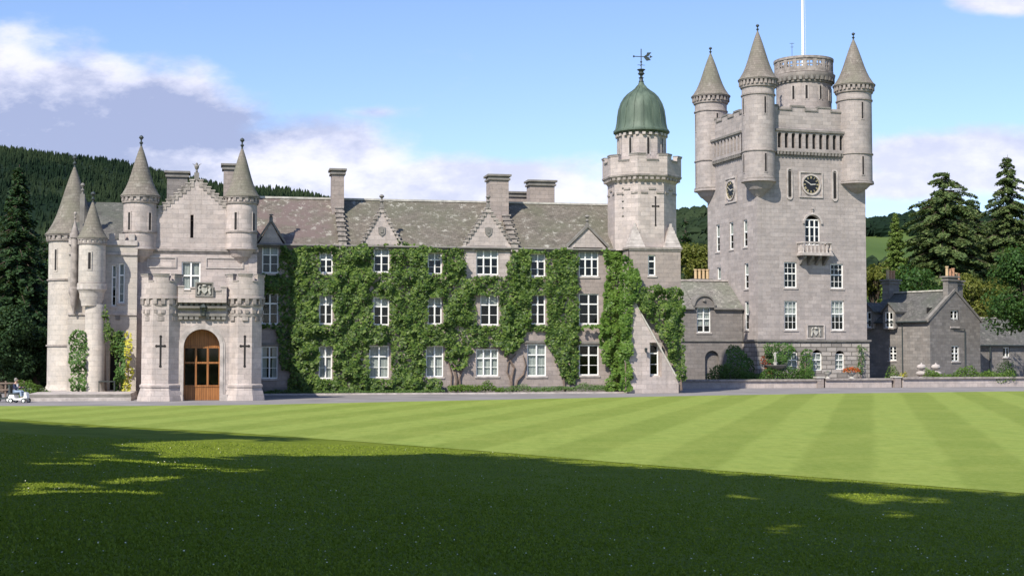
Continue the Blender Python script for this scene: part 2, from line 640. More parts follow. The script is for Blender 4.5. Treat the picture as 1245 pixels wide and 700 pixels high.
MAT['ivy'] = foliage('ivy leaves', [(.022, .052, .011), (.050, .096, .017), (.092, .150, .026), (.165, .230, .050)], .5, .2, .5)
MAT['ivy_bright'] = foliage('bright creeper leaves', [(.055, .12, .018), (.10, .18, .028), (.15, .235, .045)], .5, .25, .5)
MAT['shrub'] = foliage('shrub leaves', [(.03, .075, .018), (.06, .13, .025), (.10, .18, .035)], .55, .22, .8)
MAT['border'] = foliage('border plants', [(.05, .11, .03), (.10, .19, .05), (.17, .24, .08)], .6, .25, 1.2)
MAT['yellow'] = foliage('yellow variegated leaves', [(.25, .27, .03), (.55, .50, .06), (.70, .62, .12)], .55, .25, 1.0)
MAT['red'] = foliage('red leaves', [(.16, .03, .02), (.30, .06, .03), (.22, .10, .05)], .6, .2, 1.0)
MAT['flower_red'] = foliage('orange red flowers', [(.45, .06, .02), (.6, .12, .03), (.12, .16, .03)], .6, .2, 1.0)
MAT['conifer_dark'] = foliage('dark conifer needles', [(.014, .038, .014), (.026, .060, .020), (.045, .088, .028)], .65, .12, .25)
MAT['conifer'] = foliage('fir needles', [(.045, .080, .028), (.095, .140, .045), (.17, .205, .075)], .65, .15, .25)
MAT['conifer_light'] = foliage('young conifer needles', [(.10, .16, .035), (.17, .25, .05), (.24, .31, .08)], .6, .2, .4)
MAT['leaf_green'] = foliage('broad leaves', [(.024, .062, .016), (.042, .10, .022), (.07, .14, .032)], .55, .28, .3)
MAT['canopy'] = foliage('thin sunlit canopy leaves', [(.06, .13, .02), (.10, .18, .03)], .5, .45, .3)
MAT['leaf_yellow'] = foliage('yellowish broad leaves', [(.09, .11, .02), (.15, .16, .03), (.20, .20, .045)], .55, .28, .3)
MAT['daisy'] = plain('daisy petals', (.80, .78, .60), .7, .05, 3.0)


def conif_forest():
    m, T = mat('distant conifer forest')
    geo = T.n('ShaderNodeNewGeometry')
    tcn = T.n('ShaderNodeTexCoord')
    c = T.mix(geo.outputs['Random Per Island'], (.007, .017, .009), (.010, .022, .011))
    c = T.mix(T.rng(T.noise(tcn.outputs['Object'], .012, 3.0), .4, .6, 0, .5), c, (.05, .07, .03))
    finish(T, c, .9, None, spec=.1)
    return m


MAT['forest'] = conif_forest()

# grass: rough and mown
m, T = mat('rough grass')
tcn = T.n('ShaderNodeTexCoord')
ob = tcn.outputs['Object']
a = T.noise(ob, .5, 5.0, .6)
b = T.noise(ob, 9.0, 6.0, .7)
cc = T.noise(ob, 60.0, 3.0, .7)
c = T.mix(T.rng(a, .35, .65), (.15, .20, .016), (.215, .26, .03))
c = T.mix(T.rng(b, .3, .7, .55, 0), c, (.5, .55, .5), 'MULTIPLY')
c = T.mix(T.rng(cc, .35, .65, .35, 0), c, (.6, .6, .5), 'MULTIPLY')
finish(T, c, .9, T.m('ADD', b, T.m('MULTIPLY', cc, .5)), .8, .05, .1)
MAT['grass'] = m

STRIPE_DIR = math.atan2(438, FPX)      # stripes run away towards this bearing
m, T = mat('mown lawn')
tcn = T.n('ShaderNodeTexCoord')
ob = tcn.outputs['Object']
sp = T.n('ShaderNodeSeparateXYZ', {0: ob})
u = T.m('SUBTRACT', T.m('MULTIPLY', sp.outputs[0], math.cos(STRIPE_DIR)), T.m('MULTIPLY', sp.outputs[1], math.sin(STRIPE_DIR)))
wob = T.noise(ob, .12, 2.0)
u = T.m('ADD', u, T.m('MULTIPLY', T.m('SUBTRACT', wob, .5), .5))
u = T.m('ADD', u, 299.0)
saw = T.m('FRACT', T.m('DIVIDE', u, 4.0))
tri = T.m('ABSOLUTE', T.m('SUBTRACT', saw, .5))
band = T.rng(tri, .20, .30, 0, 1, True)
a = T.noise(ob, .25, 5.0, .6)
st = T.n('ShaderNodeMapping', {'Vector': ob, 'Rotation': (0, 0, STRIPE_DIR), 'Scale': (3.5, .35, 1)})
b = T.noise(st.outputs[0], 1.0, 5.0, .65)
cc = T.noise(ob, 40.0, 3.0, .7)
c = T.mix(band, (.180, .240, .040), (.262, .330, .070))
c = T.mix(T.rng(a, .35, .65, 0, .55), c, (.30, .335, .075))
pt = T.noise(ob, 1.3, 6.0, .7)
c = T.mix(T.rng(pt, .42, .72, 0, .75), c, (.15, .22, .032))
pt2 = T.noise(ob, 5.0, 5.0, .75)
c = T.mix(T.rng(pt2, .4, .7, .0, .4), c, (.36, .39, .12))
c = T.mix(T.rng(b, .3, .7, .35, 0), c, (.72, .78, .62), 'MULTIPLY')
c = T.mix(T.rng(cc, .35, .65, .3, 0), c, (.6, .65, .5), 'MULTIPLY')
finish(T, c, .9, cc, .5, .03, .1)
MAT['lawn'] = m

m, T = mat('pale drive')
tcn = T.n('ShaderNodeTexCoord')
ob = tcn.outputs['Object']
a = T.noise(ob, .3, 5.0, .6)
b = T.noise(ob, 30.0, 3.0, .7)
c = T.mix(T.rng(a, .35, .65), (.215, .20, .20), (.29, .27, .265))
c = T.mix(T.rng(b, .3, .7, .3, 0), c, (.6, .6, .6), 'MULTIPLY')
finish(T, c, .9, b, .4, .01, .2)
MAT['drive'] = m

m, T = mat('far field')
tcn = T.n('ShaderNodeTexCoord')
a = T.noise(tcn.outputs['Object'], .01, 5.0, .6)
finish(T, T.mix(T.rng(a, .35, .65), (.065, .105, .028), (.095, .14, .04)), .9, None, spec=.1)
MAT['field'] = m


# ================================================================ GROUND
def struct(o):
    o['kind'] = 'structure'
    return o


EDGE_PX = [(-900, 488), (-400, 497), (-150, 502), (0, 509), (150, 519), (270, 525), (490, 541), (620, 551), (745, 562), (870, 572), (1000, 581), (1245, 600), (1500, 622), (2300, 700)]
EDGE = [ground(*p)[:2] for p in EDGE_PX]


def dist_inside(X, Yc):
    """distance from the mown-lawn edge, positive on the camera's side"""
    best = np.full(X.shape, 1e9)
    for (ax, ay), (bx, by) in zip(EDGE[:-1], EDGE[1:]):
        dx, dy = bx - ax, by - ay
        t = np.clip(((X - ax) * dx + (Yc - ay) * dy) / (dx * dx + dy * dy), 0, 1)
        best = np.minimum(best, np.hypot(X - ax - t * dx, Yc - ay - t * dy))
    ye = np.interp(X, [e[0] for e in EDGE], [e[1] for e in EDGE])
    return np.where(Yc < ye, best, -best)


def terrain(X, Yc):
    d = dist_inside(X, Yc)
    t = np.clip(d / 27, 0, 1)
    h = 1.4 * t * t * (3 - 2 * t)
    h = h + np.clip(d / 2.0, 0, 1) * .05
    P = np.stack([X.ravel() * .16 + 50, Yc.ravel() * .16 + 50, np.zeros(X.size)], 1)
    h = h + (np.clip(d / 8, 0, 1)) * .12 * (vnoise(P).reshape(X.shape) - .5)
    return h


xs = np.concatenate([[-4000, -1500, -600, -250, -120, -85], np.arange(-65, 66, 1.0), [85, 120, 250, 600, 1500, 4000]])
ys = np.concatenate([[-1500, -400, -120, -50], np.arange(-25, 76, 1.0), [85, 100, 130, 200, 400, 900, 2000, 5000]])
GX, GY = np.meshgrid(xs, ys)
GZ = terrain(GX, GY)
far = (GY > 80) | (np.abs(GX) > 66)
GZ = np.where(GY > 80, 0, GZ)
nx, ny = len(xs), len(ys)
me = bpy.data.meshes.new('ground')
vs = np.stack([GX, GY, GZ], -1).reshape(-1, 3)
idx = np.arange(nx * ny).reshape(ny, nx)
fs = np.stack([idx[:-1, :-1], idx[:-1, 1:], idx[1:, 1:], idx[1:, :-1]], -1).reshape(-1, 4)
me.from_pydata(vs.tolist(), [], fs.tolist())
me.polygons.foreach_set('use_smooth', [True] * len(me.polygons))
me.materials.append(MAT['grass'])
go = bpy.data.objects.new('ground', me)
COL.objects.link(go)
struct(go)

# mown lawn sheet
LAWN_FAR = [ground(*p)[:2] for p in [(-900, 485), (-200, 493), (0, 493.5), (160, 493.5), (320, 492), (500, 488), (700, 484), (850, 481), (1000, 478.5), (1245, 475.5), (1500, 473), (2300, 466)]]
mb = MB()
xa = np.linspace(-60, 50, 90)
en = np.interp(xa, [e[0] for e in EDGE], [e[1] for e in EDGE])
ef = np.interp(xa, [e[0] for e in LAWN_FAR], [e[1] for e in LAWN_FAR])
for i in range(len(xa) - 1):
    mb.face([(xa[i], en[i], .016), (xa[i + 1], en[i + 1], .016), (xa[i + 1], ef[i + 1], .016), (xa[i], ef[i], .016)])
struct(mb.build('lawn', MAT['lawn']))
# drive sheet
mb = MB()
xa = np.linspace(-75, 90, 60)
ef = np.interp(xa, [e[0] for e in LAWN_FAR], [e[1] for e in LAWN_FAR])
for i in range(len(xa) - 1):
    f0, f1 = ef[i] + 60, ef[i + 1] + 60
    mb.face([(xa[i], ef[i], .008), (xa[i + 1], ef[i + 1], .008), (xa[i + 1], f1, .008), (xa[i], f0, .008)])
struct(mb.build('driveway', MAT['drive']))
# low stone edging between drive and lawn
# ---------------------------------------------------------------- hills
def hill(name, px_prof, Y, depth, ext, mat_, drop=0):
    """a hill whose skyline passes through the given points, falling towards us and away"""
    pxs = np.linspace(px_prof[0][0], px_prof[-1][0], 70)
    tops = [at_depth(p, np.interp(p, [q[0] for q in px_prof], [q[1] for q in px_prof]) + drop, Y) for p in pxs]
    rows = np.linspace(0, 1, 26)
    V = []
    for r in rows:
        for t in tops:
            yy = Y - ext + r * (ext + depth)
            k = (yy - (Y - ext)) / ext if yy < Y else 1 - (yy - Y) / depth * .7
            k = max(k, 0)
            kk = math.sin(min(k, 1) * math.pi / 2) ** .9
            nzv = float(vnoise(np.array([[t.x / 70 + 99, yy / 70, 3.3]]))[0]) - .5
            V.append((t.x, yy, max(t.z * kk + nzv * 14 * k * (1 if yy < Y - 30 else .3), 0) - (3 if k <= 0 else 0)))
    n = len(tops)
    F = [(i * n + j, i * n + j + 1, (i + 1) * n + j + 1, (i + 1) * n + j) for i in range(len(rows) - 1) for j in range(n - 1)]
    me = bpy.data.meshes.new(name)
    me.from_pydata(V, [], F)
    me.polygons.foreach_set('use_smooth', [True] * len(F))
    me.materials.append(mat_)
    o = bpy.data.objects.new(name, me)
    COL.objects.link(o)
    return struct(o), np.array(V).reshape(len(rows), n, 3)


def scatter_forest(name, G, count, h, label, keep=None, tiers=((-.1, .9), (.35, .75), (.36, .55), (.7, .38)), wide=(.2, .32)):
    """spiky conifers standing all over a hill grid"""
    nr, nc, _ = G.shape
    out_v, out_f = [], []
    k = 0
    tries = 0
    while k < count and tries < count * 6:
        tries += 1
        r = rng.random() * (nr - 1.001); c = rng.random() * (nc - 1.001)
        i, j = int(r), int(c)
        fr, fc = r - i, c - j
        p = (G[i, j] * (1 - fr) * (1 - fc) + G[i + 1, j] * fr * (1 - fc) + G[i, j + 1] * (1 - fr) * fc + G[i + 1, j + 1] * fr * fc)
        if keep is not None and not keep(p):
            continue
        hh = h * rng.uniform(.55, 1.25)
        rr = hh * rng.uniform(*wide)
        b = len(out_v)
        a0 = rng.random() * 6.28
        for (zf, rf) in tiers:
            for q in range(5):
                a = a0 + q * 1.2566 + zf
                w = rr * rf * rng.uniform(.8, 1.2)
                out_v.append((p[0] + w * math.cos(a), p[1] + w * math.sin(a), p[2] + hh * zf))
        out_v.append((p[0] + rng.normal() * .2, p[1], p[2] + hh))
        for L in range(3):
            for q in range(5):
                q2 = (q + 1) % 5
                out_f.append((b + L * 5 + q, b + L * 5 + q2, b + L * 5 + 5 + q2, b + L * 5 + 5 + q))
        for q in range(5):
            out_f.append((b + 15 + q, b + 15 + (q + 1) % 5, b + 20))
        k += 1
    me = bpy.data.meshes.new(name)
    me.from_pydata(out_v, [], out_f)
    me.materials.append(MAT['forest'])
    o = bpy.data.objects.new(name, me)
    COL.objects.link(o)
    tag(o, label, 'forest', kind='stuff')
    return o


hl, G = hill('hillside', [(-500, 160), (-250, 158), (-100, 170), (0, 181), (60, 189), (100, 195), (140, 203), (200, 214), (250, 224), (310, 236), (390, 242), (460, 258), (600, 300), (760, 330), (900, 350)], 1350, 500, 620, MAT['forest'], 7)
keep_l = lambda p: project([p])[0][0] < 500
scatter_forest('forest', G, 34000, 6.0, 'dark conifer forest over the high hill behind the left towers', keep_l)
hl2, G2 = hill('hillside', [(640, 330), (700, 300), (760, 268), (820, 253), (860, 250), (920, 262), (980, 272), (1040, 262), (1070, 262), (1100, 266), (1140, 276), (1200, 285), (1300, 282), (1600, 270)], 850, 300, 420, MAT['field'], 19)


def keep_r(p):
    px, py = project([p])
    return not (1030 < px[0] < 1135 and 288 < py[0] < 330)


scatter_forest('forest', G2, 14000, 5.5, 'wooded hill with an open green field behind the clock tower', keep_r, ((-.1, .8), (.3, 1.1), (.6, 1.0), (.85, .6)), (.35, .6))


# ================================================================ BUILDING HELPERS
ML = Matrix.Rotation(-math.pi / 2, 4, 'Z')     # wall facing -x : (a, d) -> (d, -a)


def window(b, xa, xb, za, zb, lights=2, transom=.34, rows=(1, 2), blind=0.0, M=None, y=0.0, bar=.085, sill=True, vthin=0, sill_mat='trim', label=None):
    """white window set back in its opening; parts: pane, curtain, sill"""
    mb = MB(M)
    f0, f1 = y + .10, y + .17
    w = bar
    mb.box(xa, xa + w, f0, f1, za, zb); mb.box(xb - w, xb, f0, f1, za, zb)
    mb.box(xa + w, xb - w, f0, f1, za, za + w); mb.box(xa + w, xb - w, f0, f1, zb - w, zb)
    zt = zb - (zb - za) * transom if transom else zb
    if transom:
        mb.box(xa + w, xb - w, f0 - .012, f1, zt - w * .55, zt + w * .55)
    W_ = xb - xa
    for k in range(1, lights):
        cx = xa + W_ * k / lights
        mb.box(cx - w * .6, cx + w * .6, f0 - .02, f1, za + w, zb - w)
    th = .018
    segs = [(za, zt, rows[1]), (zt, zb, rows[0])] if transom else [(za, zb, rows[1])]
    for (a, c, n) in segs:
        for k in range(1, n):
            zz = a + (c - a) * k / n
            mb.box(xa + w, xb - w, f0 + .02, f1 - .01, zz - th, zz + th)
    if vthin:
        for k in range(lights * (vthin + 1)):
            if k % (vthin + 1):
                cx = xa + W_ * k / (lights * (vthin + 1))
                mb.box(cx - th, cx + th, f0 + .022, f1 - .012, za + w, zb - w)
    o = mb.build('window', MAT['white'], b, smooth=False)
    g = MB(M)
    g.face([(xa, f1 - .02, za), (xb, f1 - .02, za), (xb, f1 - .02, zb), (xa, f1 - .02, zb)])
    g.build('pane', MAT['glass'], o, smooth=False)
    if blind:
        c = MB(M)
        if blind > 0:
            z0 = zb - (zb - za) * blind
            n = max(4, int(W_ / .12))
            for k in range(n):   # pleats
                x0_, x1_ = xa + W_ * k / n, xa + W_ * (k + 1) / n
                c.face([(x0_, f1 + .06 + .03 * (k % 2), z0), (x1_, f1 + .06 + .03 * ((k + 1) % 2), z0), (x1_, f1 + .06 + .03 * ((k + 1) % 2), zb), (x0_, f1 + .06 + .03 * (k % 2), zb)])
        else:                    # tied back at the sides
            for sgn in (0, 1):
                q = abs(blind) * W_
                xs_ = (xa, xa + q) if not sgn else (xb - q, xb)
                c.face([(xs_[0], f1 + .07, za), (xs_[1], f1 + .1, za), (xs_[1], f1 + .1, zb), (xs_[0], f1 + .07, zb)])
        c.build('curtain', MAT['curtain'], o, smooth=False)
    if sill:
        s_ = MB(M)
        s_.box(xa - .1, xb + .1, y - .07, y + .1, za - .14, za - .002)
        s_.build('sill', MAT[sill_mat], o, smooth=False)
    if label: o['label'] = label
    return o


def finial(mb, x, y, z, h, r=.07):
    mb.lathe([(r * 1.3, z - .1), (r * .8, z + h * .2), (r * 1.9, z + h * .35), (r * .6, z + h * .5), (r * .7, z + h * .6), (r * 2.3, z + h * .78), (r * 1.6, z + h * .92), (0.005, z + h)], x, y, 10)


def turret(b, cx, cy, r, zc, z0, z1, ztip, flare=1.2, mat_='tower', slits=(-100, -60), frieze=.45, fin=.6, bands=(), slit_z=None, n=36, nb=22, cone_mat='cone', name='turret', bell=True, cor=None):
    """corner turret: corbelled foot, round body, bracket frieze, stone cone, finial"""
    mb = MB()
    prof = []
    if zc < z0:
        prof = cor(r) if cor else [(.12, zc), (r * .45, zc + (z0 - zc) * .35), (r * .62, zc + (z0 - zc) * .5), (r * .66, zc + (z0 - zc) * .5), (r * .92, zc + (z0 - zc) * .86), (r * 1.08, zc + (z0 - zc) * .88), (r * 1.08, z0)]
    prof += [(r, z0), (r, z1 - frieze), (r * 1.04, z1 - frieze + .01), (r * 1.04, z1)]
    mb.lathe(prof, cx, cy, n)
    t = mb.build(name, MAT[mat_], b)
    # rings
    rg = MB()
    for zb in bands:
        rg.cut()
        rg.lathe([(r * 1.0, zb - .07), (r * 1.06, zb - .05), (r * 1.06, zb + .05), (r * 1.0, zb + .07)], cx, cy, n, cap=False)
    rg.cut()
    for k in range(nb):
        a = 2 * math.pi * k / nb
        rg.sector(cx, cy, r * 1.0, r * (flare - .03), z1 - frieze * .75, z1 - .03, a, a + math.pi / nb * 1.05, 1)
    rg.lathe([(r * 1.0, z1 - frieze * 1.12), (r * 1.08, z1 - frieze * 1.1), (r * 1.1, z1 - frieze * .8), (r * 1.0, z1 - frieze * .78)], cx, cy, n, cap=False)
    rg.lathe([(r, z1 - .06), (r * flare, z1 - .05), (r * flare, z1 + .03), (r * .9, z1 + .05)], cx, cy, n, cap=False)
    rg.build('corbel_ring', MAT['trim_mid'], t)
    c = MB()
    hh = ztip - z1
    pr = [(r * (flare + .03), z1 + .03), (r * (flare + .03), z1 + .09)]
    if bell:
        pr += [(r * flare * (1 - q) ** 1.0 * (1 - .17 * math.sin(math.pi * q ** .7)) + .04, z1 + .09 + hh * q) for q in np.linspace(.04, .98, 9)]
    pr += [(.03, ztip)]
    c.lathe(pr, cx, cy, n)
    c.build('cone_roof', MAT[cone_mat], t)
    f = MB()
    finial(f, cx, cy, ztip - .05, fin, .075)
    f.build('finial', MAT['iron'], t)
    sz = slit_z or [(z0 + (z1 - z0) * .35, z0 + (z1 - z0) * .72)]
    s_ = MB(); d_ = MB()
    for deg in slits:
        for (a, c2) in sz:
            s_.cut(); d_.cut()
            an = R(deg)
            Mx = Matrix.Translation((cx, cy, 0)) @ Matrix.Rotation(an + math.pi / 2, 4, 'Z') @ Matrix.Translation((0, -r, 0))
            s_.M = d_.M = Mx
            s_.box(-.16, -.09, -.035, .12, a - .08, c2 + .08); s_.box(.09, .16, -.035, .12, a - .08, c2 + .08)
            s_.box(-.09, .09, -.035, .12, a - .08, a); s_.box(-.09, .09, -.035, .12, c2, c2 + .08)
            d_.box(-.09, .09, -.012, .1, a, c2)  # dark plate on the wall face paints the shade of the slit
    if slits:
        s_.build('slit_surround', MAT[mat_], t)
        d_.build('arrow_slit_dark', MAT['painted_dark'], t)
    return t


def cross_loop_dark(b, x, z0, z1, y=0.0, M=None, w=.07, name='cross_loop_dark'):
    mb = MB(M)
    zc = z0 + (z1 - z0) * .68
    mb.box(x - w, x + w, y - .012, y + .02, z0, z1)  # dark bars on the wall face paint the shade of the loop
    mb.box(x - w * 4.2, x - w, y - .012, y + .02, zc - w, zc + w)
    mb.box(x + w, x + w * 4.2, y - .012, y + .02, zc - w, zc + w)
    for (cx, cz) in ((x, z0), (x, z1), (x - w * 4.2, zc), (x + w * 4.2, zc)):
        pts = [(cx + w * 1.5 * math.cos(t), cz + w * 1.5 * math.sin(t)) for t in np.linspace(0, 2 * math.pi, 9)[:-1]]
        mb.slab(pts, y - .015, y + .02)
    return mb.build(name, MAT['painted_dark'], b)


def crow_steps(mb, xa, za, xb, zb, n, y0, y1, over=.12, h=.3):
    """stepped coping blocks from (xa, za) up to (xb, zb)"""
    for k in range(n):
        x0_, x1_ = xa + (xb - xa) * k / n, xa + (xb - xa) * (k + 1) / n
        zt = za + (zb - za) * (k + 1) / n
        zb_ = za + (zb - za) * k / n - .15
        lo, hi = min(x0_, x1_), max(x0_, x1_)
        mb.box(lo, hi, y0, y1, zb_, zt + h * .5)
        mb.box(lo - .05, hi + .05, y0 - over * .5, y1 + over * .5, zt + h * .5, zt + h * .5 + .1)


def chimney(b, x0, x1, y0, y1, z0, z1, mat_='stone_dark', pots=(), name='chimney', capm='trim_dark'):
    mb = MB()
    mb.box(x0, x1, y0, y1, z0, z1 - .45)
    o = mb.build(name, MAT[mat_], b, smooth=False)
    c = MB()
    c.box(x0 - .12, x1 + .12, y0 - .12, y1 + .12, z1 - .452, z1 - .3)
    c.box(x0 - .04, x1 + .04, y0 - .04, y1 + .04, z1 - .302, z1 - .15)
    c.box(x0 - .2, x1 + .2, y0 - .2, y1 + .2, z1 - .152, z1)
    c.build('chimney_cap', MAT[capm], o, smooth=False)
    for (px_, py_, ph, m_) in pots:
        p = MB()
        p.lathe([(.15, z1), (.14, z1 + ph * .85), (.18, z1 + ph * .87), (.18, z1 + ph), (.12, z1 + ph), (.12, z1 + ph * .5)], px_, py_, 12, cap=False)
        p.build('chimney_pot', MAT[m_], o)
    return o


# ================================================================ MAIN RANGE
TH = 11.5
F = Frame(525, 107, TH)
main = thing('castle_range', F.M, 'long three storey granite range with ivy and steep brown slate roof', 'castle wing')
ZE, ZR, DEP = F.z(300, 500), F.z(246, 560, 5.5), 11.0
X0, X1 = F.x(296), F.x(762)
WIN = [  # px0, px1, rows of (y0, y1, lights, blind)
    (318, 338, [(297, 332, 2, .3), (356, 394, 2, .0), (421, 460, 2, -.35)]),
    (388, 404, [(307, 332, 2, .3), (358, 394, 2, .3), (420, 460, 2, 1.0)]),
    (454, 473, [(299, 331, 2, .3), (361, 395, 2, .3), (420, 459, 2, 1.0)]),
    (520, 537, [(307, 333, 2, .3), (361, 394, 2, .3), (420, 458, 2, 1.0)]),
    (579, 606, [(300, 334, 3, .4), (358, 395, 2, .3), (424, 457, 3, 1.0)]),
    (645, 663, [(308, 336, 2, .3), (358, 394, 2, .0), (418, 457, 2, 1.0)]),
    (704, 728, [(302, 336, 3, .35), (357, 394, 2, .0), (419, 456, 2, .0)]),
]
ops, specs = [], []
for (pa, pb, rows) in WIN:
    for r, (ya, yb, li, bl) in enumerate(rows):
        a, c = pa, pb
        if (pa, r) == (454, 2): a = 449
        if (pa, r) == (520, 2): a, c = 518, 539
        if (pa, r) == (579, 1): a, c = 584, 606
        if (pa, r) == (645, 2): a, c = 641, 664
        pm = (a + c) / 2
        xa_, xb_ = F.x(a), F.x(c)
        zb_, za_ = F.z(ya, pm), F.z(yb, pm)
        if zb_ > ZE - .05: zb_ = ZE - .06
        ops.append((xa_, xb_, za_, zb_))
        specs.append((xa_, xb_, za_, zb_, li, bl, r, pa))
mb = MB()
mb.wall(X0, X1, 0, ZE, ops)
mb.box(X0, X0 + .02, .31, DEP, 0, ZE); mb.box(X1 - .02, X1, .31, DEP, 0, ZE); mb.box(X0, X1, DEP, DEP + .3, 0, ZE)
for xx in (X0, X1 - .3):
    M_ = mb.M
    mb.face([(xx, 0, ZE), (xx, DEP, ZE), (xx, DEP / 2, ZR)])
mb.build('wall', MAT['pink'], main)
for (xa_, xb_, za_, zb_, li, bl, r, pa) in specs:
    window(main, xa_, xb_, za_, zb_, li, .34, (1, 2 if r else 2), bl)
    mb = MB()    # relieving lintel above
# near-black backing and floors added so that rooms read dark
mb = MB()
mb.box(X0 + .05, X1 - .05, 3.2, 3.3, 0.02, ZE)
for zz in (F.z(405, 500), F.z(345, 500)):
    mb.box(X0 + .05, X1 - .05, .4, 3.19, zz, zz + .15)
mb.build('dark_backing', MAT['painted_dark'], main, smooth=False)
# roof slopes
slope = (ZR - ZE) / (DEP / 2)


def zr(y):
    return ZE + slope * y


mb = MB()
mb.face([(X0, -.18, zr(-.18) + .02), (X1, -.18, zr(-.18) + .02), (X1, DEP / 2, ZR + .02), (X0, DEP / 2, ZR + .02)])
mb.face([(X1, DEP + .18, zr(-.18) + .02), (X0, DEP + .18, zr(-.18) + .02), (X0, DEP / 2, ZR + .02), (X1, DEP / 2, ZR + .02)])
mb.face([(X0, -.18, zr(-.18) - .1), (X0, -.18, zr(-.18) + .02), (X1, -.18, zr(-.18) + .02), (X1, -.18, zr(-.18) - .1)][::-1])
roof = mb.build('roof', MAT['roof'], main, smooth=False)
mb = MB()
mb.box(X0, X1, DEP / 2 - .16, DEP / 2 + .16, ZR - .02, ZR + .13)
mb.build('ridge_capping', MAT['coping'], roof, smooth=False)
mb = MB()
mb.tube([(X0 + .3, -.24, ZE - .02), (X1 - .1, -.24, ZE - .02)], .075, 8)
mb.build('gutter', MAT['trim_dark'], roof)
# crow-stepped skews that run up the roof at each chimney
for pxa in (416, 625):
    xs_ = F.x(pxa)
    mb = MB()
    n = 9
    for k in range(n):
        y0_, y1_ = -.25 + (DEP / 2 - .6) * k / n, -.25 + (DEP / 2 - .6) * (k + 1) / n
        mb.box(xs_ - .28, xs_ + .28, y0_, y1_, zr(y0_) - .1, zr(y1_) + .16)
        mb.box(xs_ - .36, xs_ + .36, y0_ - .08, y1_ - .02, zr(y1_) + .162, zr(y1_) + .28)
    mb.build('stepped_skew', MAT['mottled'], roof, smooth=False)


def dormer(pa, pb, peak, base, style, proud=.0, fin=262, y=0.0, wallz=None, shield=False):
    xa_, xb_ = F.x(pa, -proud), F.x(pb, -proud)
    cx = (xa_ + xb_) / 2
    zp, zb_ = F.z(peak, (pa + pb) / 2), F.z(base, (pa + pb) / 2)
    mb = MB()
    yf = -proud - .03
    pts = [(xa_, zb_), (xb_, zb_), (cx, zp)]
    mb.slab(pts, yf, yf + .35)
    d = mb.build('dormer', MAT['stone'], main)
    # roof of the dormer running back into the main slope
    yb = (zp - ZE) / slope
    ybe = max((zb_ - ZE) / slope, 0)
    rf = MB()
    rf.face([(xa_ - .1, yf + .1, zb_), (cx, yf + .1, zp + .02), (cx, yb + .3, zp + .02), (xa_ - .1, ybe + .1, zb_)][::-1])
    rf.face([(xb_ + .1, yf + .1, zb_), (cx, yf + .1, zp + .02), (cx, yb + .3, zp + .02), (xb_ + .1, ybe + .1, zb_)])
    rf.build('dormer_roof', MAT['roof'], d, smooth=False)
    c = MB()
    if style == 'step':
        n = 10
        for sx in (xa_ - .15, xb_ + .15):
            c.cut()
            for k in range(n):
                t0, t1 = k / n, (k + 1) / n
                xq0, xq1 = sx + (cx - sx) * t0, sx + (cx - sx) * t1
                zq = zb_ + (zp - zb_) * t1
                lo, hi = min(xq0, xq1), max(xq0, xq1)
                c.box(lo, hi, yf - .07, yf + .36, zb_ + (zp - zb_) * t0 - .02, zq + .0)
                c.box(lo - .04, hi + .04, yf - .12, yf + .42, zq + .002, zq + .09)
    else:
        for sx, sg in ((xa_ - .22, 1), (xb_ + .22, -1)):
            c.cut()
            c.slab([(sx, zb_ - .08), (cx, zp + .02), (cx, zp + .26), (sx, zb_ + .16)] if sg > 0 else [(cx, zp + .02), (sx, zb_ - .08), (sx, zb_ + .16), (cx, zp + .26)], yf - .13, yf + .38)
    c.build('coping', MAT['trim_dark' if style != 'step' else 'mottled'], d, smooth=False)
    f = MB()
    zt = F.z(fin, (pa + pb) / 2)
    f.box(cx - .13, cx + .13, yf - .05, yf + .25, zp, zp + .35)
    finial(f, cx, yf + .1, zp + .3, max(zt - zp - .3, .3), .09)
    f.build('finial', MAT['trim_dark'], d)
    for sx in (xa_, xb_):   # kneeler stones
        c = MB()
        c.box(sx - .28, sx + .28, yf - .14, yf + .4, zb_ - .22, zb_ - .02)
        c.build('kneeler', MAT['trim'], d, smooth=False)
    if shield:
        s_ = MB()
        zc = zb_ + (zp - zb_) * .38
        s_.slab([(cx, zc - .38), (cx + .25, zc - .15), (cx + .28, zc + .3), (cx, zc + .36), (cx - .28, zc + .3), (cx - .25, zc - .15)], yf - .07, yf)
        s_.slab([(cx - .1, zc - .1), (cx + .1, zc - .1), (cx + .1, zc + .2), (cx - .1, zc + .2)], yf - .12, yf - .07)
        s_.build('carved_shield', MAT['trim_dark'], d, smooth=False)
    return d


dormer(314, 343, 270, 296, 'plain', fin=262)
dormer(441, 486, 254, 298, 'step', fin=236, shield=True)
dormer(566, 621, 254, 299, 'step', proud=.02, fin=237, shield=True)
dormer(692, 737, 277, 301, 'plain', fin=261)
# bare stone panel of the widest dormer
mb = MB()
za_, zb_ = F.z(338, 594), F.z(299, 594)
o_ = [o for o in ops if abs(o[0] - F.x(579)) < .02 and o[3] > 9][0]
mb.wall(F.x(566), F.x(620), za_, zb_, [o_], y=-.03, depth=.03)
mb.build('dormer_front', MAT['stone'], main)
# chimneys
for (pa, pb, yt, ybot, yd, dpt) in [(401, 419, 205, 252, 3.6, 1.4), (594, 620, 212, 262, 3.2, 1.6), (643, 676, 219, 250, 6.2, 1.3), (617, 646, 233, 252, 8.4, 1.2)]:
    xa_, xb_ = F.x(pa, yd), F.x(pb, yd)
    zt = F.z(yt, (pa + pb) / 2, yd)
    chimney(main, xa_ + .1, xb_ - .1, yd, yd + dpt, ZE + 1.2, zt, 'pink')
# plinth course and string course
mb = MB()
mb.box(X0, X1, -.1, 0.0, 0, .55)
mb.build('plinth', MAT['stone_dark'], main, smooth=False)
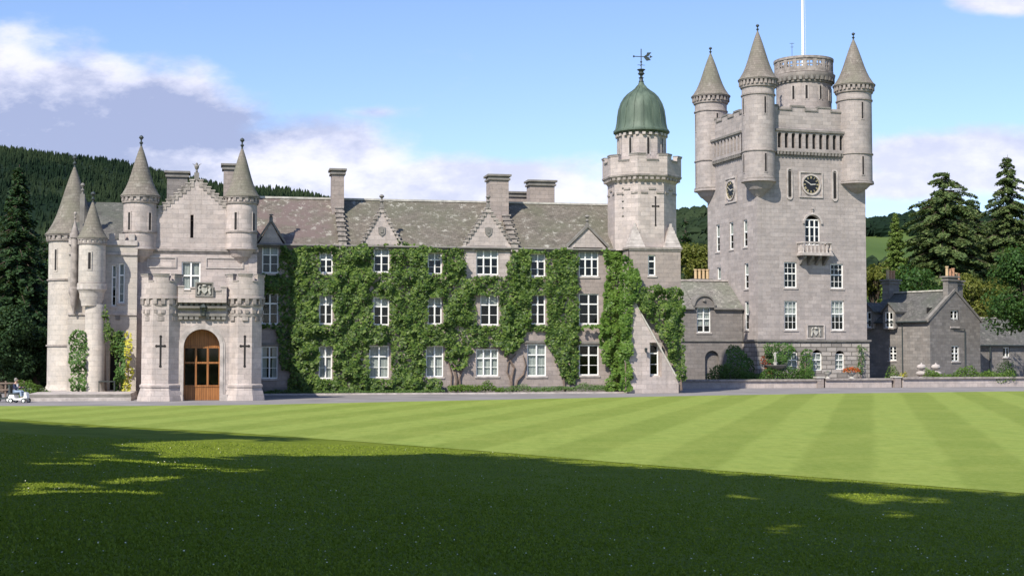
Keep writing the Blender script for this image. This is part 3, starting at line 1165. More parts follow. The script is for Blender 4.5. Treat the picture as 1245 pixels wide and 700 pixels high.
# lintel hoods of ground floor
mb = MB()
for (xa_, xb_, za_, zb_, li, bl, r, pa) in specs:
    if r == 2:
        mb.cut()
        mb.box(xa_ - .2, xb_ + .2, -.1, .05, zb_ + .08, zb_ + .26)
mb.build('hood_mould', MAT['trim_dark'], main, smooth=False)

# ================================================================ ENTRANCE WING (gabled, two turrets)
FW = Frame(236, 100.3, TH)
wing = thing('entrance_wing', FW.M, 'gabled entrance wing with two cone topped corner turrets above the porch', 'castle wing')
wa, wb = FW.x(162), FW.x(311)
ZS = FW.z(304, 236)
ZP = FW.z(219, 236)
ZW = FW.z(268, 236)
wo_ = (FW.x(220), FW.x(243), FW.z(352, 231), FW.z(318, 231))
mb = MB()
mb.wall(wa, wb, 0, ZS, [wo_])
mb.box(wa, wa + .02, .31, 8, 0, ZW); mb.box(wb - .02, wb, .31, 8, 0, ZW); mb.box(wa, wb, 8, 8.3, 0, ZW)
wc = (wa + wb) / 2
mb.build('wall', MAT['stone'], wing)
mb = MB()
sl = (FW.x(232) - .11, FW.x(232) + .11, FW.z(289, 232), FW.z(261, 232))
mb.wall(wa, wb, ZS, ZW, [(sl[0], sl[1], sl[2], ZW)], y=.03, depth=.3)
xm0, xm1 = FW.x(276), FW.x(190)
mb.face([(wa, .03, ZW), (sl[0], .03, ZW), (sl[0], .03, ZP - .05), (wc, .03, ZP)][:3] + [(sl[0], .03, ZP - .8)]) if False else None
gx0, gx1 = wa + .9, wb - .9
mb.slab([(gx0, ZW), (sl[0], ZW), (sl[0], sl[3]), (sl[1], sl[3]), (sl[1], ZW), (gx1, ZW), (wc, ZP)], .03, .4)
mb.face([(sl[0], .34, sl[2]), (sl[1], .34, sl[2]), (sl[1], .34, sl[3]), (sl[0], .34, sl[3])])
gab = mb.build('gable', MAT['stone'], wing)
mb = MB()
mb.box(sl[0], sl[1], .3, .33, sl[2], sl[3])  # dark plate paints the shade at the back of the slit
mb.build('arrow_slit_dark', MAT['painted_dark'], gab)
mb = MB()
crow_steps(mb, gx0 - .1, ZW - .1, wc - .18, ZP - .1, 12, -.02, .45, over=.08, h=.12)
mb.cut()
crow_steps(mb, gx1 + .1, ZW - .1, wc + .18, ZP - .1, 12, -.02, .45, over=.08, h=.12)
mb.build('coping', MAT['mottled'], gab, smooth=False)
mb = MB()   # bird shaped finial on a block
mb.box(wc - .17, wc + .17, .02, .38, ZP, ZP + .55)
mb.lathe([(.05, ZP + .55), (.10, ZP + .65), (.05, ZP + .75), (.13, ZP + .85), (.17, ZP + 1.0), (.08, ZP + 1.12), (.09, ZP + 1.2), (.02, ZP + 1.28)], wc, .2, 10)
mb.slab([(wc - .05, ZP + .95), (wc + .05, ZP + .95), (wc + .32, ZP + 1.22), (wc + .1, ZP + 1.1)], .15, .25)
mb.slab([(wc - .05, ZP + .95), (wc + .05, ZP + .95), (wc - .1, ZP + 1.1), (wc - .3, ZP + 1.2)], .15, .25)
mb.build('finial', MAT['trim_dark'], gab)
mb = MB()
mb.box(wa - .12, wb + .12, -.16, .03, ZS - .1, ZS + .06)
mb.cut()
mb.box(wa - .05, wb + .05, -.08, 0, ZS - .22, ZS - .102)
mb.build('string_course', MAT['trim_mid'], wing, smooth=False)
mb = MB()
for a_, c_ in ((wa + .9, wo_[0] - .35), (wo_[1] + .35, wb - .9)):
    z1_, z0_ = FW.z(314, 236), FW.z(326, 236)
    mb.cut()
    mb.box(a_, c_, -.07, 0, z0_, z0_ + .09); mb.box(a_, c_, -.07, 0, z1_, z1_ + .09)
    mb.box(a_, a_ + .09, -.07, 0, z0_ + .09, z1_); mb.box(c_ - .09, c_, -.07, 0, z0_ + .09, z1_)
mb.build('panel_moulding', MAT['trim'], wing, smooth=False)
window(wing, *wo_, 2, .5, (1, 1), 1.0)
mb = MB()
rz = ZP - .35
mb.face([(wa, .3, ZW - .3), (wc, .3, rz), (wc, 12, rz), (wa, 12, ZW - .3)][::-1])
mb.face([(wb, .3, ZW - .3), (wc, .3, rz), (wc, 12, rz), (wb, 12, ZW - .3)])
mb.build('roof', MAT['roof_grey'], wing, smooth=False)
chimney(wing, FW.x(201, 6), FW.x(226, 6), 6, 7.3, ZW, FW.z(208, 213, 6), 'stone_dark')
chimney(wing, FW.x(270, 7), FW.x(292, 7), 7, 8.3, ZW, FW.z(199, 277, 7), 'pink')
for (pc, pl, pr, ytip, yb_) in ((169, 148.5, 190, 178, 240), (292.5, 274, 312, 181, 241)):
    cx = FW.x(pc, .3)
    r = (FW.x(pr, .3) - FW.x(pl, .3)) / 2
    turret(wing, cx, .3, r, FW.z(325, pc, .3), FW.z(301, pc, .3), FW.z(yb_, pc, .3), FW.z(ytip, pc, .3), 1.16, 'stone',
           slits=((-126, -53) if pc < 200 else (-112, -40)), bands=[FW.z(283, pc, .3)], slit_z=[(FW.z(281, pc, .3), FW.z(260, pc, .3))], fin=.85, frieze=.42, nb=18)
# stone facing pilasters at corners
mb = MB()
mb.box(wa - .05, wa + .55, -.09, 0, 0, ZS - .23)
mb.cut()
mb.box(wb - .55, wb + .05, -.09, 0, 0, ZS - .23)
mb.build('corner_pilaster', MAT['stone'], wing, smooth=False)

# ================================================================ PORCH
FP = Frame(245, 90.0, TH)
porch = thing('entrance_porch', FP.M, 'projecting stone porch with arched wooden door between battlemented turrets', 'porch')
zcap = FP.z(367, 245, .6)
pa_, pb_ = FP.x(210, .7), FP.x(283, .7)
door = (FP.x(223.5, .7), FP.x(267.5, .7), 0.0, FP.z(400, 245, .7), True)
mb = MB()
mb.wall(pa_, pb_, 0, zcap, [door], y=.7, depth=.9)
xl, xr = FP.x(174, 1.4), FP.x(313, 1.4)
mb.box(xl, xl + .3, 1.6, 10.4, 0, zcap); mb.box(xr - .3, xr, 1.6, 10.4, 0, zcap)
mb.box(xl, xr, 1.61, 10.4, zcap - .2, zcap)
mb.build('wall', MAT['stone'], porch)
# arch moulding
cxd = (door[0] + door[1]) / 2; rd = (door[1] - door[0]) / 2; zd = door[3] - rd
mb = MB()
for rr0, rr1, yf in ((rd, rd + .22, .62), (rd + .22, rd + .34, .66)):
    for k in range(16):
        t0, t1 = math.pi * k / 16, math.pi * (k + 1) / 16
        pts = [(cxd + rr0 * math.cos(t0), zd + rr0 * math.sin(t0)), (cxd + rr1 * math.cos(t0), zd + rr1 * math.sin(t0)),
               (cxd + rr1 * math.cos(t1), zd + rr1 * math.sin(t1)), (cxd + rr0 * math.cos(t1), zd + rr0 * math.sin(t1))]
        mb.slab(pts, yf, .7)
    for sg in (-1, 1):
        mb.box(cxd + sg * rr0, cxd + sg * rr1, yf, .7, .35, zd)
for sg in (-1, 1):
    mb.box(cxd + sg * (rd + .02), cxd + sg * (rd + .5), .5, .7, 0, .4)
mb.build('arch_moulding', MAT['trim'], porch)
# door: boards, glazed grid, arched top panel
DY = 1.45
mb = MB()
zk = FP.z(469, 245, DY); zt_ = FP.z(422, 245, DY)
mb.box(door[0], door[1], DY, DY + .08, 0.02, zk)
pts = [(cxd + rd * math.cos(t), zd + rd * math.sin(t)) for t in np.linspace(0, math.pi, 15)]
pts = [(cxd + rd, zt_)] + pts + [(cxd - rd, zt_)]
mb.slab(pts, DY, DY + .08)
for k in range(4):
    xx = door[0] + (door[1] - door[0]) * k / 3
    mb.box(max(xx - .07, door[0]), min(xx + .07, door[1]), DY - .03, DY + .09, zk, zt_)
for zz in (zk, (zk + zt_) / 2 + .25, zt_):
    mb.box(door[0], door[1], DY - .035, DY + .092, zz - .06, zz + .06)
mb.box(cxd - .03, cxd + .03, DY - .02, DY, .05, zk - .07)
dr = mb.build('door', MAT['wood'], porch)
g = MB()
g.face([(door[0], DY + .05, zk), (door[1], DY + .05, zk), (door[1], DY + .05, zt_), (door[0], DY + .05, zt_)])
g.build('pane', MAT['glass'], dr)
# octagonal turrets of the porch
for pc, hw in ((196.5, 23.5), (297.5, 20.5)):
    cy_ = 1.25
    cx = FP.x(pc, cy_)
    r = (FP.x(pc + hw, cy_) - FP.x(pc - hw, cy_)) / 2 / math.cos(R(22.5)) * 1.0
    Zf = lambda y_: FP.z(y_, pc, .2)
    t = MB()
    t.lathe([(r * 1.2, 0), (r * 1.18, .25), (r * 1.03, Zf(471)), (r * 1.09, Zf(470.5)), (r * 1.09, Zf(468)), (r, Zf(466.5)), (r, Zf(364))], cx, cy_, 8, R(22.5) - R(0))
    tt = t.build('porch_turret', MAT['stone'], porch)
    rb = (FP.x(pc + 25, cy_) - FP.x(pc - 25, cy_)) / 2 if hw > 22 else (FP.x(pc + 23.5, cy_) - FP.x(pc - 23.5, cy_)) / 2
    q = MB()
    z0_, z1_ = Zf(363), Zf(334)
    q.lathe([(r * .95, z0_ - .02), (rb * 1.05, z0_), (rb * 1.05, z0_ + .12), (rb, z0_ + .14), (rb, z1_ - .42), (rb - .3, z1_ - .42), (rb - .3, z0_ + .6), (.02, z0_ + .6)], cx, cy_, 32, cap=False)
    for k in range(6):
        a_ = R(-90 + 60 * k)
        q.sector(cx, cy_, rb - .3, rb, z1_ - .42, z1_ - .08, a_ - R(21), a_ + R(21), 6)
        q.sector(cx, cy_, rb - .34, rb + .05, z1_ - .08, z1_, a_ - R(22), a_ + R(22), 6)
        q.sector(cx, cy_, rb - .34, rb + .045, z1_ - .42, z1_ - .36, a_ + R(21), a_ + R(39), 4)
    q.build('battlement', MAT['stone'], tt)
    q = MB()
    for k in range(6):
        a_ = R(-90 + 60 * k)
        q.sector(cx, cy_, rb - .36, rb + .08, z1_ + .002, z1_ + .07, a_ - R(22.5), a_ + R(22.5), 6)
    q.build('merlon_cap', MAT['trim_dark'], tt)
    c = MB()
    z2_ = Zf(386)
    for k in range(16):
        a_ = R(22.5 * k)
        c.sector(cx, cy_, r * .85, rb * 1.04, z0_ - .35, z0_ - .01, a_, a_ + R(11), 2)
        c.sector(cx, cy_, r * .85, rb * 1.00, z2_ + .28, z2_ + .5, a_, a_ + R(11), 2)
    c.lathe([(r * .9, z0_ - .48), (rb * .99, z0_ - .46), (rb * .99, z0_ - .34), (r * .9, z0_ - .33)], cx, cy_, 32, cap=False)
    c.lathe([(r * .9, z2_ + .02), (rb * .95, z2_ + .08), (rb * .97, z2_ + .27), (r * .9, z2_ + .3)], cx, cy_, 32, cap=False)
    for k in range(8):
        a_ = R(45 * k)
        c.sector(cx, cy_, r * .85, rb * .97, z2_ - .2, z2_ + .06, a_ - R(9), a_ + R(9), 2)
    c.build('corbel_table', MAT['trim_mid'], tt)
    # cross loop on the face that looks at the lawn
    for Mdeg in (0,):
        cross_loop_dark(tt, cx, Zf(445), Zf(409), y=cy_ - r * math.cos(R(22.5)), w=.06)
# parapet between the turrets
mb = MB()
z1_, z0_ = FP.z(350, 245, .5), FP.z(366, 245, .5)
xA, xB = FP.x(216, .5), FP.x(275, .5)
mb.box(xA, xB, .35, .7, z0_ + .2, z0_ + .5)
nst = 8
for k in range(nst):
    x0_, x1_ = xA + (xB - xA) * k / nst, xA + (xB - xA) * (k + 1) / nst
    up = [.35, .1, .25, 0, 0, .25, .1, .35][k]
    mb.box(x0_, x1_, .35, .7, z0_ + .5, z0_ + .55 + up)
    mb.box(x0_ - .02, x1_ + .02, .3, .74, z0_ + .552 + up, z0_ + .64 + up)
mb.box(xA, xB, .2, .7, z0_ - .1, z0_ + .2)
mb.build('parapet', MAT['stone'], porch, smooth=False)
mb = MB()
zc0 = FP.z(386, 245, .5)
mb.box(xA, xB, .45, .7, zc0 + .1, zc0 + .28)
mb.box(xA, xB, .35, .7, z0_ - .45, z0_ - .32)
for k in range(9):
    xx = xA + (xB - xA) * (k + .5) / 9
    mb.box(xx - .1, xx + .1, .42, .7, z0_ - .32, z0_ - .1)
    if k not in (4,):
        mb.box(xx - .12, xx + .12, .5, .7, zc0 - .12, zc0 + .1)
mb.build('corbel_table', MAT['trim_dark'], porch, smooth=False)
# carved coat of arms
mb = MB()
xs0, xs1 = FP.x(237, .2), FP.x(259, .2)
zs0, zs1 = FP.z(361, 247, .2), FP.z(343, 247, .2)
mb.box(xs0, xs1, .18, .34, zs0, zs0 + .1); mb.box(xs0, xs1, .18, .34, zs1 - .1, zs1)
mb.box(xs0, xs0 + .1, .18, .34, zs0 + .1, zs1 - .1); mb.box(xs1 - .1, xs1, .18, .34, zs0 + .1, zs1 - .1)
mb.box(xs0 + .1, xs1 - .1, .28, .34, zs0 + .1, zs1 - .1)
ca = mb.build('coat_of_arms', MAT['trim_dark'], porch, smooth=False)
mb = MB()
xc, zc = (xs0 + xs1) / 2, (zs0 + zs1) / 2
mb.slab([(xc, zc - .28), (xc + .17, zc - .1), (xc + .18, zc + .16), (xc - .18, zc + .16), (xc - .17, zc - .1)], .2, .28)
for sg in (-1, 1):
    mb.tube([(xc + sg * .38, .24, zc - .28), (xc + sg * .3, .22, zc - .05), (xc + sg * .36, .24, zc + .12), (xc + sg * .27, .22, zc + .26)], [.07, .08, .07, .05], 6)
    mb.tube([(xc + sg * .3, .22, zc - .05), (xc + sg * .2, .2, zc)], .04, 5)
mb.lathe([(.12, zc + .18), (.16, zc + .24), (.1, zc + .32)], xc, .26, 8)
mb.build('carving', MAT['coping'], ca)
# lantern above the door
lf = Matrix.Translation(FP.M @ Vector((FP.x(247, .2), .35, FP.z(384, 247, .2)))) @ Matrix.Rotation(FP.a, 4, 'Z')
lan = thing('wall_lantern', lf, 'black iron lantern hanging above the arched porch door', 'lantern')
mb = MB()
for k in range(6):
    a_ = R(60 * k)
    mb.tube([(.16 * math.cos(a_), .16 * math.sin(a_), .05), (.22 * math.cos(a_), .22 * math.sin(a_), .55)], .02, 4)
mb.lathe([(.02, -.05), (.08, 0), (.17, .03), (.17, .06), (.05, .07)], 0, 0, 6)
mb.lathe([(.26, .55), (.24, .6), (.1, .75), (.12, .8), (.03, .95)], 0, 0, 6)
mb.tube([(0, 0, .9), (0, .05, 1.02), (0, .36, 1.02)], .025, 5)
mb.build('lantern_frame', MAT['iron'], lan)
mb = MB()
mb.lathe([(.145, .06), (.2, .54)], 0, 0, 6, cap=False)
mb.build('lantern_glass', MAT['glass'], lan)

# ================================================================ WEST FRONT (far left)
FL = Frame(110, 98, TH)
west = thing('west_range', FL.M, 'pale stone west range with grey roof and tall windows left of entrance', 'castle wing')
la, lb = FL.x(82), FL.x(166)
ZWt = FL.z(292, 140)
wops = [(FL.x(135), FL.x(141), FL.z(372, 140), FL.z(322, 140)), (FL.x(143.5), FL.x(151), FL.z(368, 145), FL.z(320, 145)),
        (FL.x(134), FL.x(152), .5, FL.z(405, 145), True)]
mb = MB()
mb.wall(la, lb, .4, ZWt, wops, depth=.35)
mb.box(la, la + .02, .36, 10, 0, ZWt); mb.box(la, lb, 9.9, 10, 0, ZWt)
mb.build('wall', MAT['white_stone'], west)
window(west, *wops[0], 1, .3, (1, 3), .6, bar=.08)
window(west, *wops[1], 1, .3, (1, 3), 1.0, bar=.09)
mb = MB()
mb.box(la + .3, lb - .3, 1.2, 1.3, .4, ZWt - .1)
mb.build('dark_backing', MAT['painted_dark'], west, smooth=False)
mb = MB()
mb.box(la, lb, -.12, 0, ZWt - .35, ZWt - .2)
mb.cut()
mb.box(la, lb, -.1, 0, FL.z(310, 140), FL.z(310, 140) + .16)
mb.cut()
mb.box(la, lb, -.1, 0, FL.z(383, 140), FL.z(383, 140) + .16)
mb.cut()
for k in range(7):
    xx = la + (lb - la) * (k + .1) / 7
    mb.box(xx, xx + (lb - la) / 7 * .6, -.1, .3, ZWt, ZWt + .45)
mb.box(la, lb, -.08, .3, ZWt - .198, ZWt - .001)
mb.build('string_course', MAT['trim'], west, smooth=False)
# carved panel under the window
mb = MB()
xq = FL.x(143)
mb.slab([(xq - .14, FL.z(389, 143)), (xq + .14, FL.z(389, 143)), (xq + .18, FL.z(381, 143)), (xq - .18, FL.z(381, 143))], -.06, 0)
mb.build('carved_panel', MAT['trim_dark'], west)
# roof behind
mb = MB()
za_ = ZWt + .05; zt_ = FL.z(246, 130, 5)
mb.face([(la, .5, za_), (lb, .5, za_), (lb, 5, zt_), (la, 5, zt_)])
mb.face([(lb, 9.8, za_), (la, 9.8, za_), (la, 5, zt_), (lb, 5, zt_)])
mb.face([(la, .5, za_), (la, 5, zt_), (la, 9.8, za_)])
mb.build('roof', MAT['roof_grey'], west, smooth=False)
# slim corbelled oriel turret and a carved finial beside the stair turret
xx = FL.x(89, -.5)
zq = lambda y_: FL.z(y_, 89, -.5)
mb = MB()
mb.lathe([(.03, zq(382)), (.14, zq(374)), (.22, zq(370)), (.24, zq(362)), (.36, zq(356)), (.36, zq(350)), (.26, zq(349)), (.26, zq(290)), (.33, zq(289)), (.33, zq(286)), (.16, zq(276)), (.04, zq(268))], xx, -.25, 14)
finial(mb, xx, -.25, zq(269), .7, .05)
mb.build('oriel_turret', MAT['trim_mid'], west)
mb = MB()
xx = FL.x(98, .5)
mb.box(xx - .16, xx + .16, .4, .75, ZWt, FL.z(236, 98, .5))
finial(mb, xx, .55, FL.z(236, 98, .5), .8, .07)
mb.build('pinnacle', MAT['trim_dark'], west)

FR_ = Frame(87.5, 101.5, TH)
rt = thing('round_tower', FR_.M, 'slender pale round tower with tall cone roof at far left', 'tower')
rr = (FR_.x(117.5) - FR_.x(57.5)) / 2
z = lambda y_: FR_.z(y_, 77)
turret(rt, 0, 0, rr, z(474), z(474), z(287), z(203), 1.14, 'white_stone', slits=(-128,), slit_z=[(z(330), z(305))], bands=[z(341), z(420)], frieze=.4, fin=.9, nb=24, name='tower_body')
mb = MB()
mb.lathe([(rr * 1.12, 0.02), (rr * 1.1, .45), (rr * 1.0, .8)], 0, 0, 36)
mb.build('tower_base', MAT['white_stone'], rt)

FS = Frame(110.5, 96.8, TH)
st_ = thing('stair_turret', FS.M, 'small cone roofed stair turret beside the tall round tower', 'turret')
rr = (FS.x(127) - FS.x(94)) / 2
z = lambda y_: FS.z(y_, 110)
r2 = (FS.x(129) - FS.x(104)) / 2
turret(st_, 0, 0, rr, z(372), z(345), z(291), z(246), 1.12, 'white_stone', slits=(-96,), slit_z=[(z(328), z(308))], bands=[z(345)], frieze=.34, fin=.8, nb=18, name='turret_body',
       cor=lambda r: [(r2, z(372)), (r2 * 1.05, z(366)), (r2 * 1.2, z(362)), (r2 * 1.2, z(358)), (r * .98, z(354)), (r * 1.1, z(352)), (r * 1.1, z(345))])
mb = MB()
mb.lathe([(r2 * 1.1, 0.02), (r2 * 1.1, .5), (r2, .7), (r2, z(370))], .25, .1, 28)
mb.build('turret_shaft', MAT['white_stone'], st_)
mb = MB()
for k in range(16):
    a_ = R(22.5 * k)
    mb.sector(0, 0, rr * .9, rr * 1.1, z(352), z(347), a_, a_ + R(12), 2)
mb.build('corbel_table', MAT['trim'], st_)

# terrace plinth in front of the west range
mb = MB()
FQ = Frame(100, 90, TH)
tp = thing('terrace_step', FQ.M, 'low pale stone terrace step along the foot of left towers', 'step')
xa_, xb_ = FQ.x(-60), FQ.x(168)
xc_ = FQ.x(30)
mb.box(xc_, xb_ - .4, .0, 12, 0, .2); mb.box(xc_ + .1, xb_ - .5, 1.1, 12, .202, .44)
mb.build('step', MAT['trim'], tp, smooth=False)
mb = MB()
mb.box(xc_ + .02, xb_ - .45, .94, 1.098, .202, .40)
mb.build('riser', MAT['trim_dark'], tp, smooth=False)

# ================================================================ DOME TOWER
FD = Frame(796, 108.2, TH)
dome = thing('dome_tower', FD.M, 'octagonal stone stair tower with green copper dome and weather vane', 'tower')
da, db = FD.x(765.5), FD.x(828)
ZB = FD.z(303, 796)
dops = [(FD.x(788.5), FD.x(797.5), FD.z(335, 793), FD.z(310, 793)), (FD.x(789.5), FD.x(800.5), FD.z(456, 795), FD.z(418, 795))]
mb = MB()
mb.wall(da, db, 0, ZB, dops)
dd = db - da
mb.box(da, da + .02, .31, dd + 1.5, 0, ZB); mb.box(db - .02, db, .31, dd + 1.5, 0, ZB); mb.box(da, db, dd + 1.4, dd + 1.5, 0, ZB)
mb.face([(da, 0, ZB), (db, 0, ZB), (db, dd + 1.5, ZB), (da, dd + 1.5, ZB)])
mb.build('base', MAT['pink'], dome)
for o_ in dops:
    window(dome, *o_, 1, .3, (1, 2), 0, bar=.09)
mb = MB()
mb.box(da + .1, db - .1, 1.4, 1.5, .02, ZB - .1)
mb.build('dark_backing', MAT['painted_dark'], dome, smooth=False)
mb = MB()
mb.box(da - .12, db + .12, -.14, dd + 1.6, ZB + .004, ZB + .16)
mb.cut()
mb.box(da - .05, db + .05, -.07, 0, ZB - .12, ZB + .003)
mb.build('string_course', MAT['trim_mid'], dome, smooth=False)
ocy = 3.0
ro = (FD.x(818.5, ocy) - FD.x(743, ocy)) / 2 / math.cos(R(22.5)) * .985
ocx = (FD.x(818.5, ocy) + FD.x(743, ocy)) / 2
Z = lambda y_: FD.z(y_, 780, .8)
mb = MB()
mb.lathe([(ro, ZB + .005), (ro, Z(222))], ocx, ocy, 8, R(22.5))
mb.build('shaft', MAT['stone'], dome)
# broaches at the corners of the base
for (bx, by) in ((da, 0), (db, 0), (db, dd + 1.5)):
    mb = MB()
    sx = 1 if bx == da else -1
    for k in range(7):
        q = .95 * (1 - k / 7)
        mb.lathe([(q, ZB + .16 + k * .27), (q * .84, ZB + .16 + k * .27 + .26)], bx + sx * .6, by + .62, 4, R(45))
    mb.build('broach', MAT['trim'], dome, smooth=False)
# corbels and battlement
rp = (FD.x(823.5, ocy) - FD.x(736.5, ocy)) / 2 / math.cos(R(22.5)) * .985
mb = MB()
z0_, z1_ = Z(214), Z(189)
mb.lathe([(ro, z0_ - .5), (rp * 1.0, z0_), (rp, z0_ + .02), (rp, z1_ - .5), (rp - .35, z1_ - .5), (rp - .35, z0_ + .3), (.1, z0_ + .3)], ocx, ocy, 8, R(22.5), cap=False)
mb.build('parapet', MAT['stone'], dome)


def ngon_pt(r, k, t, n=8, a0=R(22.5)):
    """point on side k of an n-gon, t along the side"""
    p = Vector((ocx + r * math.cos(a0 + 2 * math.pi * k / n), ocy + r * math.sin(a0 + 2 * math.pi * k / n)))
    q = Vector((ocx + r * math.cos(a0 + 2 * math.pi * (k + 1) / n), ocy + r * math.sin(a0 + 2 * math.pi * (k + 1) / n)))
    return p.lerp(q, t)


mb = MB()
for k in range(8):
    for (t0, t1) in ((0, .3), (.7, 1)):
        a_, c_ = ngon_pt(rp, k, t0), ngon_pt(rp, k, t1)
        e_, g_ = ngon_pt(rp - .35, k, t1), ngon_pt(rp - .35, k, t0)
        mb.prism([tuple(a_), tuple(c_), tuple(e_), tuple(g_)], z1_ - .5, z1_ - .06)
        a_, c_ = ngon_pt(rp + .05, k, t0), ngon_pt(rp + .05, k, t1)
        mb.prism([tuple(a_), tuple(c_), tuple(e_), tuple(g_)], z1_ - .058, z1_ + .03)
    a_, c_, e_, g_ = ngon_pt(rp + .04, k, .3), ngon_pt(rp + .04, k, .7), ngon_pt(rp - .35, k, .7), ngon_pt(rp - .35, k, .3)
    mb.prism([tuple(a_), tuple(c_), tuple(e_), tuple(g_)], z1_ - .5, z1_ - .43)
mb.build('battlement', MAT['stone'], dome, smooth=False)
mb = MB()
for k in range(8):
    for (t0, t1, zz) in ((0, .3, z1_ + .033), (.7, 1, z1_ + .033), (.3, .7, z1_ - .427)):
        a_, c_, e_, g_ = ngon_pt(rp + .09, k, t0), ngon_pt(rp + .09, k, t1), ngon_pt(rp - .38, k, t1), ngon_pt(rp - .38, k, t0)
        mb.prism([tuple(a_), tuple(c_), tuple(e_), tuple(g_)], zz, zz + .08)
mb.build('coping', MAT['trim_dark'], dome, smooth=False)
mb = MB()
for k in range(8):
    for q in range(5):
        t0 = (q + .2) / 5
        a_, c_, e_, g_ = ngon_pt(rp - .06, k, t0), ngon_pt(rp - .06, k, t0 + .11), ngon_pt(ro - .2, k, t0 + .11), ngon_pt(ro - .2, k, t0)
        mb.prism([tuple(a_), tuple(c_), tuple(e_), tuple(g_)], z0_ - .3, z0_ - .02)
    for t0, dz in ((.1, 0), (.4, .3), (.7, 0)):
        a_, c_, e_, g_ = ngon_pt(ro + .08, k, t0), ngon_pt(ro + .08, k, t0 + .26), ngon_pt(ro - .1, k, t0 + .26), ngon_pt(ro - .1, k, t0)
        mb.prism([tuple(a_), tuple(c_), tuple(e_), tuple(g_)], z0_ - 1.35 + dz, z0_ - 1.2 + dz)
mb.lathe([(ro + .0, z0_ - .42), (rp + .03, z0_ - .02), (rp + .05, z0_ + .1), (rp - .01, z0_ + .12)], ocx, ocy, 8, R(22.5), cap=False)
mb.build('corbel_table', MAT['trim_mid'], dome, smooth=False)
# drum and dome
rd_ = (FD.x(806.5, ocy) - FD.x(752, ocy)) / 2 / math.cos(R(22.5)) * .985
mb = MB()
zd0, zd1 = Z(196), Z(158)
mb.lathe([(rd_, z0_ + .3), (rd_, zd1)], ocx, ocy, 8, R(22.5))
drum = mb.build('drum', MAT['stone'], dome)
mb = MB(); sd = MB()
for k in range(8):
    m_ = ngon_pt(rd_, k, .5)
    an = math.atan2(m_.y - ocy, m_.x - ocx)
    Mx = Matrix.Translation((m_.x, m_.y, 0)) @ Matrix.Rotation(an + math.pi / 2, 4, 'Z')
    mb.M = sd.M = Mx
    mb.cut(); sd.cut()
    mb.box(-.1, .1, -.012, .1, Z(186), Z(166))  # dark plate in place of a shaded slit
    sd.box(-.18, -.1, -.04, .1, Z(187), Z(165)); sd.box(.1, .18, -.04, .1, Z(187), Z(165)); sd.box(-.18, .18, -.041, .1, Z(165), Z(165) + .08)
mb.build('arrow_slit_dark', MAT['painted_dark'], drum)
sd.build('slit_surround', MAT['trim'], drum)
rc = (FD.x(812.5, ocy) - FD.x(746.5, ocy)) / 2
mb = MB()
prof = [(rc * .86, zd1 - .1), (rc * .92, zd1 + .02), (rc * 1.0, zd1 + .08), (rc * 1.0, zd1 + .18)]
for yv, hw in ((152, 30.5), (145, 29), (137, 28.2), (128, 27), (120, 24.5), (113, 20.5), (108, 16), (104, 10.5), (101, 7), (97.5, 4.5), (92, 2.2)):
    prof.append((rc * hw / 33, Z(yv)))
mb.lathe(prof, ocx, ocy, 48)
# standing seams
dm = mb.build('copper_dome', MAT['copper'], dome)
sm = MB()
for k in range(16):
    a_ = R(22.5 * k + 11)
    sm.tube([(ocx + (r_ + .02) * math.cos(a_), ocy + (r_ + .02) * math.sin(a_), zz) for r_, zz in prof[3:-1]], .02, 4)
sm.build('seam', MAT['copper'], dm)
mb = MB()
for k in range(24):
    mb.cut()
    mb.sector(ocx, ocy, rd_ * .9, rd_ * 1.06, zd1 - .28, zd1 - .08, R(15 * k), R(15 * k + 7), 1)
mb.build('dentil_course', MAT['trim'], drum)
# finial crown and weather vane
mb = MB()
mb.lathe([(.22, Z(93)), (.15, Z(91)), (.14, Z(89)), (.22, Z(88)), (.1, Z(87)), (.12, Z(85)), (.28, Z(83)), (.18, Z(81)), (.2, Z(79.5)), (.34, Z(78)), (.3, Z(77.4)), (.06, Z(77))], ocx, ocy, 12)
mb.build('finial', MAT['iron'], dm)
wv_ = thing('weather_vane', Matrix.Translation(FD.M @ Vector((ocx, ocy, Z(77.5)))) @ Matrix.Rotation(FD.a, 4, 'Z'), 'dark iron weather vane on top of the green copper dome', 'weather vane')
hz = Z(52) - Z(77.5)
mb = MB()
mb.tube([(0, 0, 0), (0, 0, hz)], .04, 6)
for k in range(2):
    d_ = Vector((math.cos(R(90 * k)), math.sin(R(90 * k)), 0))
    mb.tube([-d_ * .3 + Vector((0, 0, .35)), d_ * .3 + Vector((0, 0, .35))], .02, 4)
mb.lathe([(.02, .5), (.1, .6), (.02, .7)], 0, 0, 8)
mb.build('spindle', MAT['iron'], wv_)
mb = MB()
zz = hz * .62
mb.tube([(-.55, 0, zz), (.5, 0, zz)], .035, 5)
mb.lathe([(.01, zz - .1), (.1, zz), (.01, zz + .1)], -.6, 0, 8)
for pts in ([(.2, zz - .02), (.45, zz - .32), (.8, zz - .25), (.6, zz)], [(.2, zz + .02), (.6, zz + .05), (.85, zz + .38), (.5, zz + .35), (.45, zz + .2)], [(.7, zz - .1), (.95, zz + .02), (.72, zz + .14)]):
    mb.slab(pts, -.02, .02)
mb.build('arrow', MAT['iron'], wv_)
# cross loop + small holes
cross_loop_dark(dome, ocx + .35, Z(274), Z(240), y=ocy - ro * math.cos(R(22.5)), w=.055)
mb = MB()
yy_ = ocy - ro * math.cos(R(22.5))
pk = ngon_pt(ro, 4, .5)
for k, zz in enumerate((228, 236, 244, 252, 262)):
    p_ = ngon_pt(ro + .01, 4, .35)
    mb.lathe([(.02, Z(zz) - .08), (.1, Z(zz)), (.02, Z(zz) + .08)], p_.x, p_.y, 8)
mb.build('putlog_stone', MAT['trim_dark'], dome)
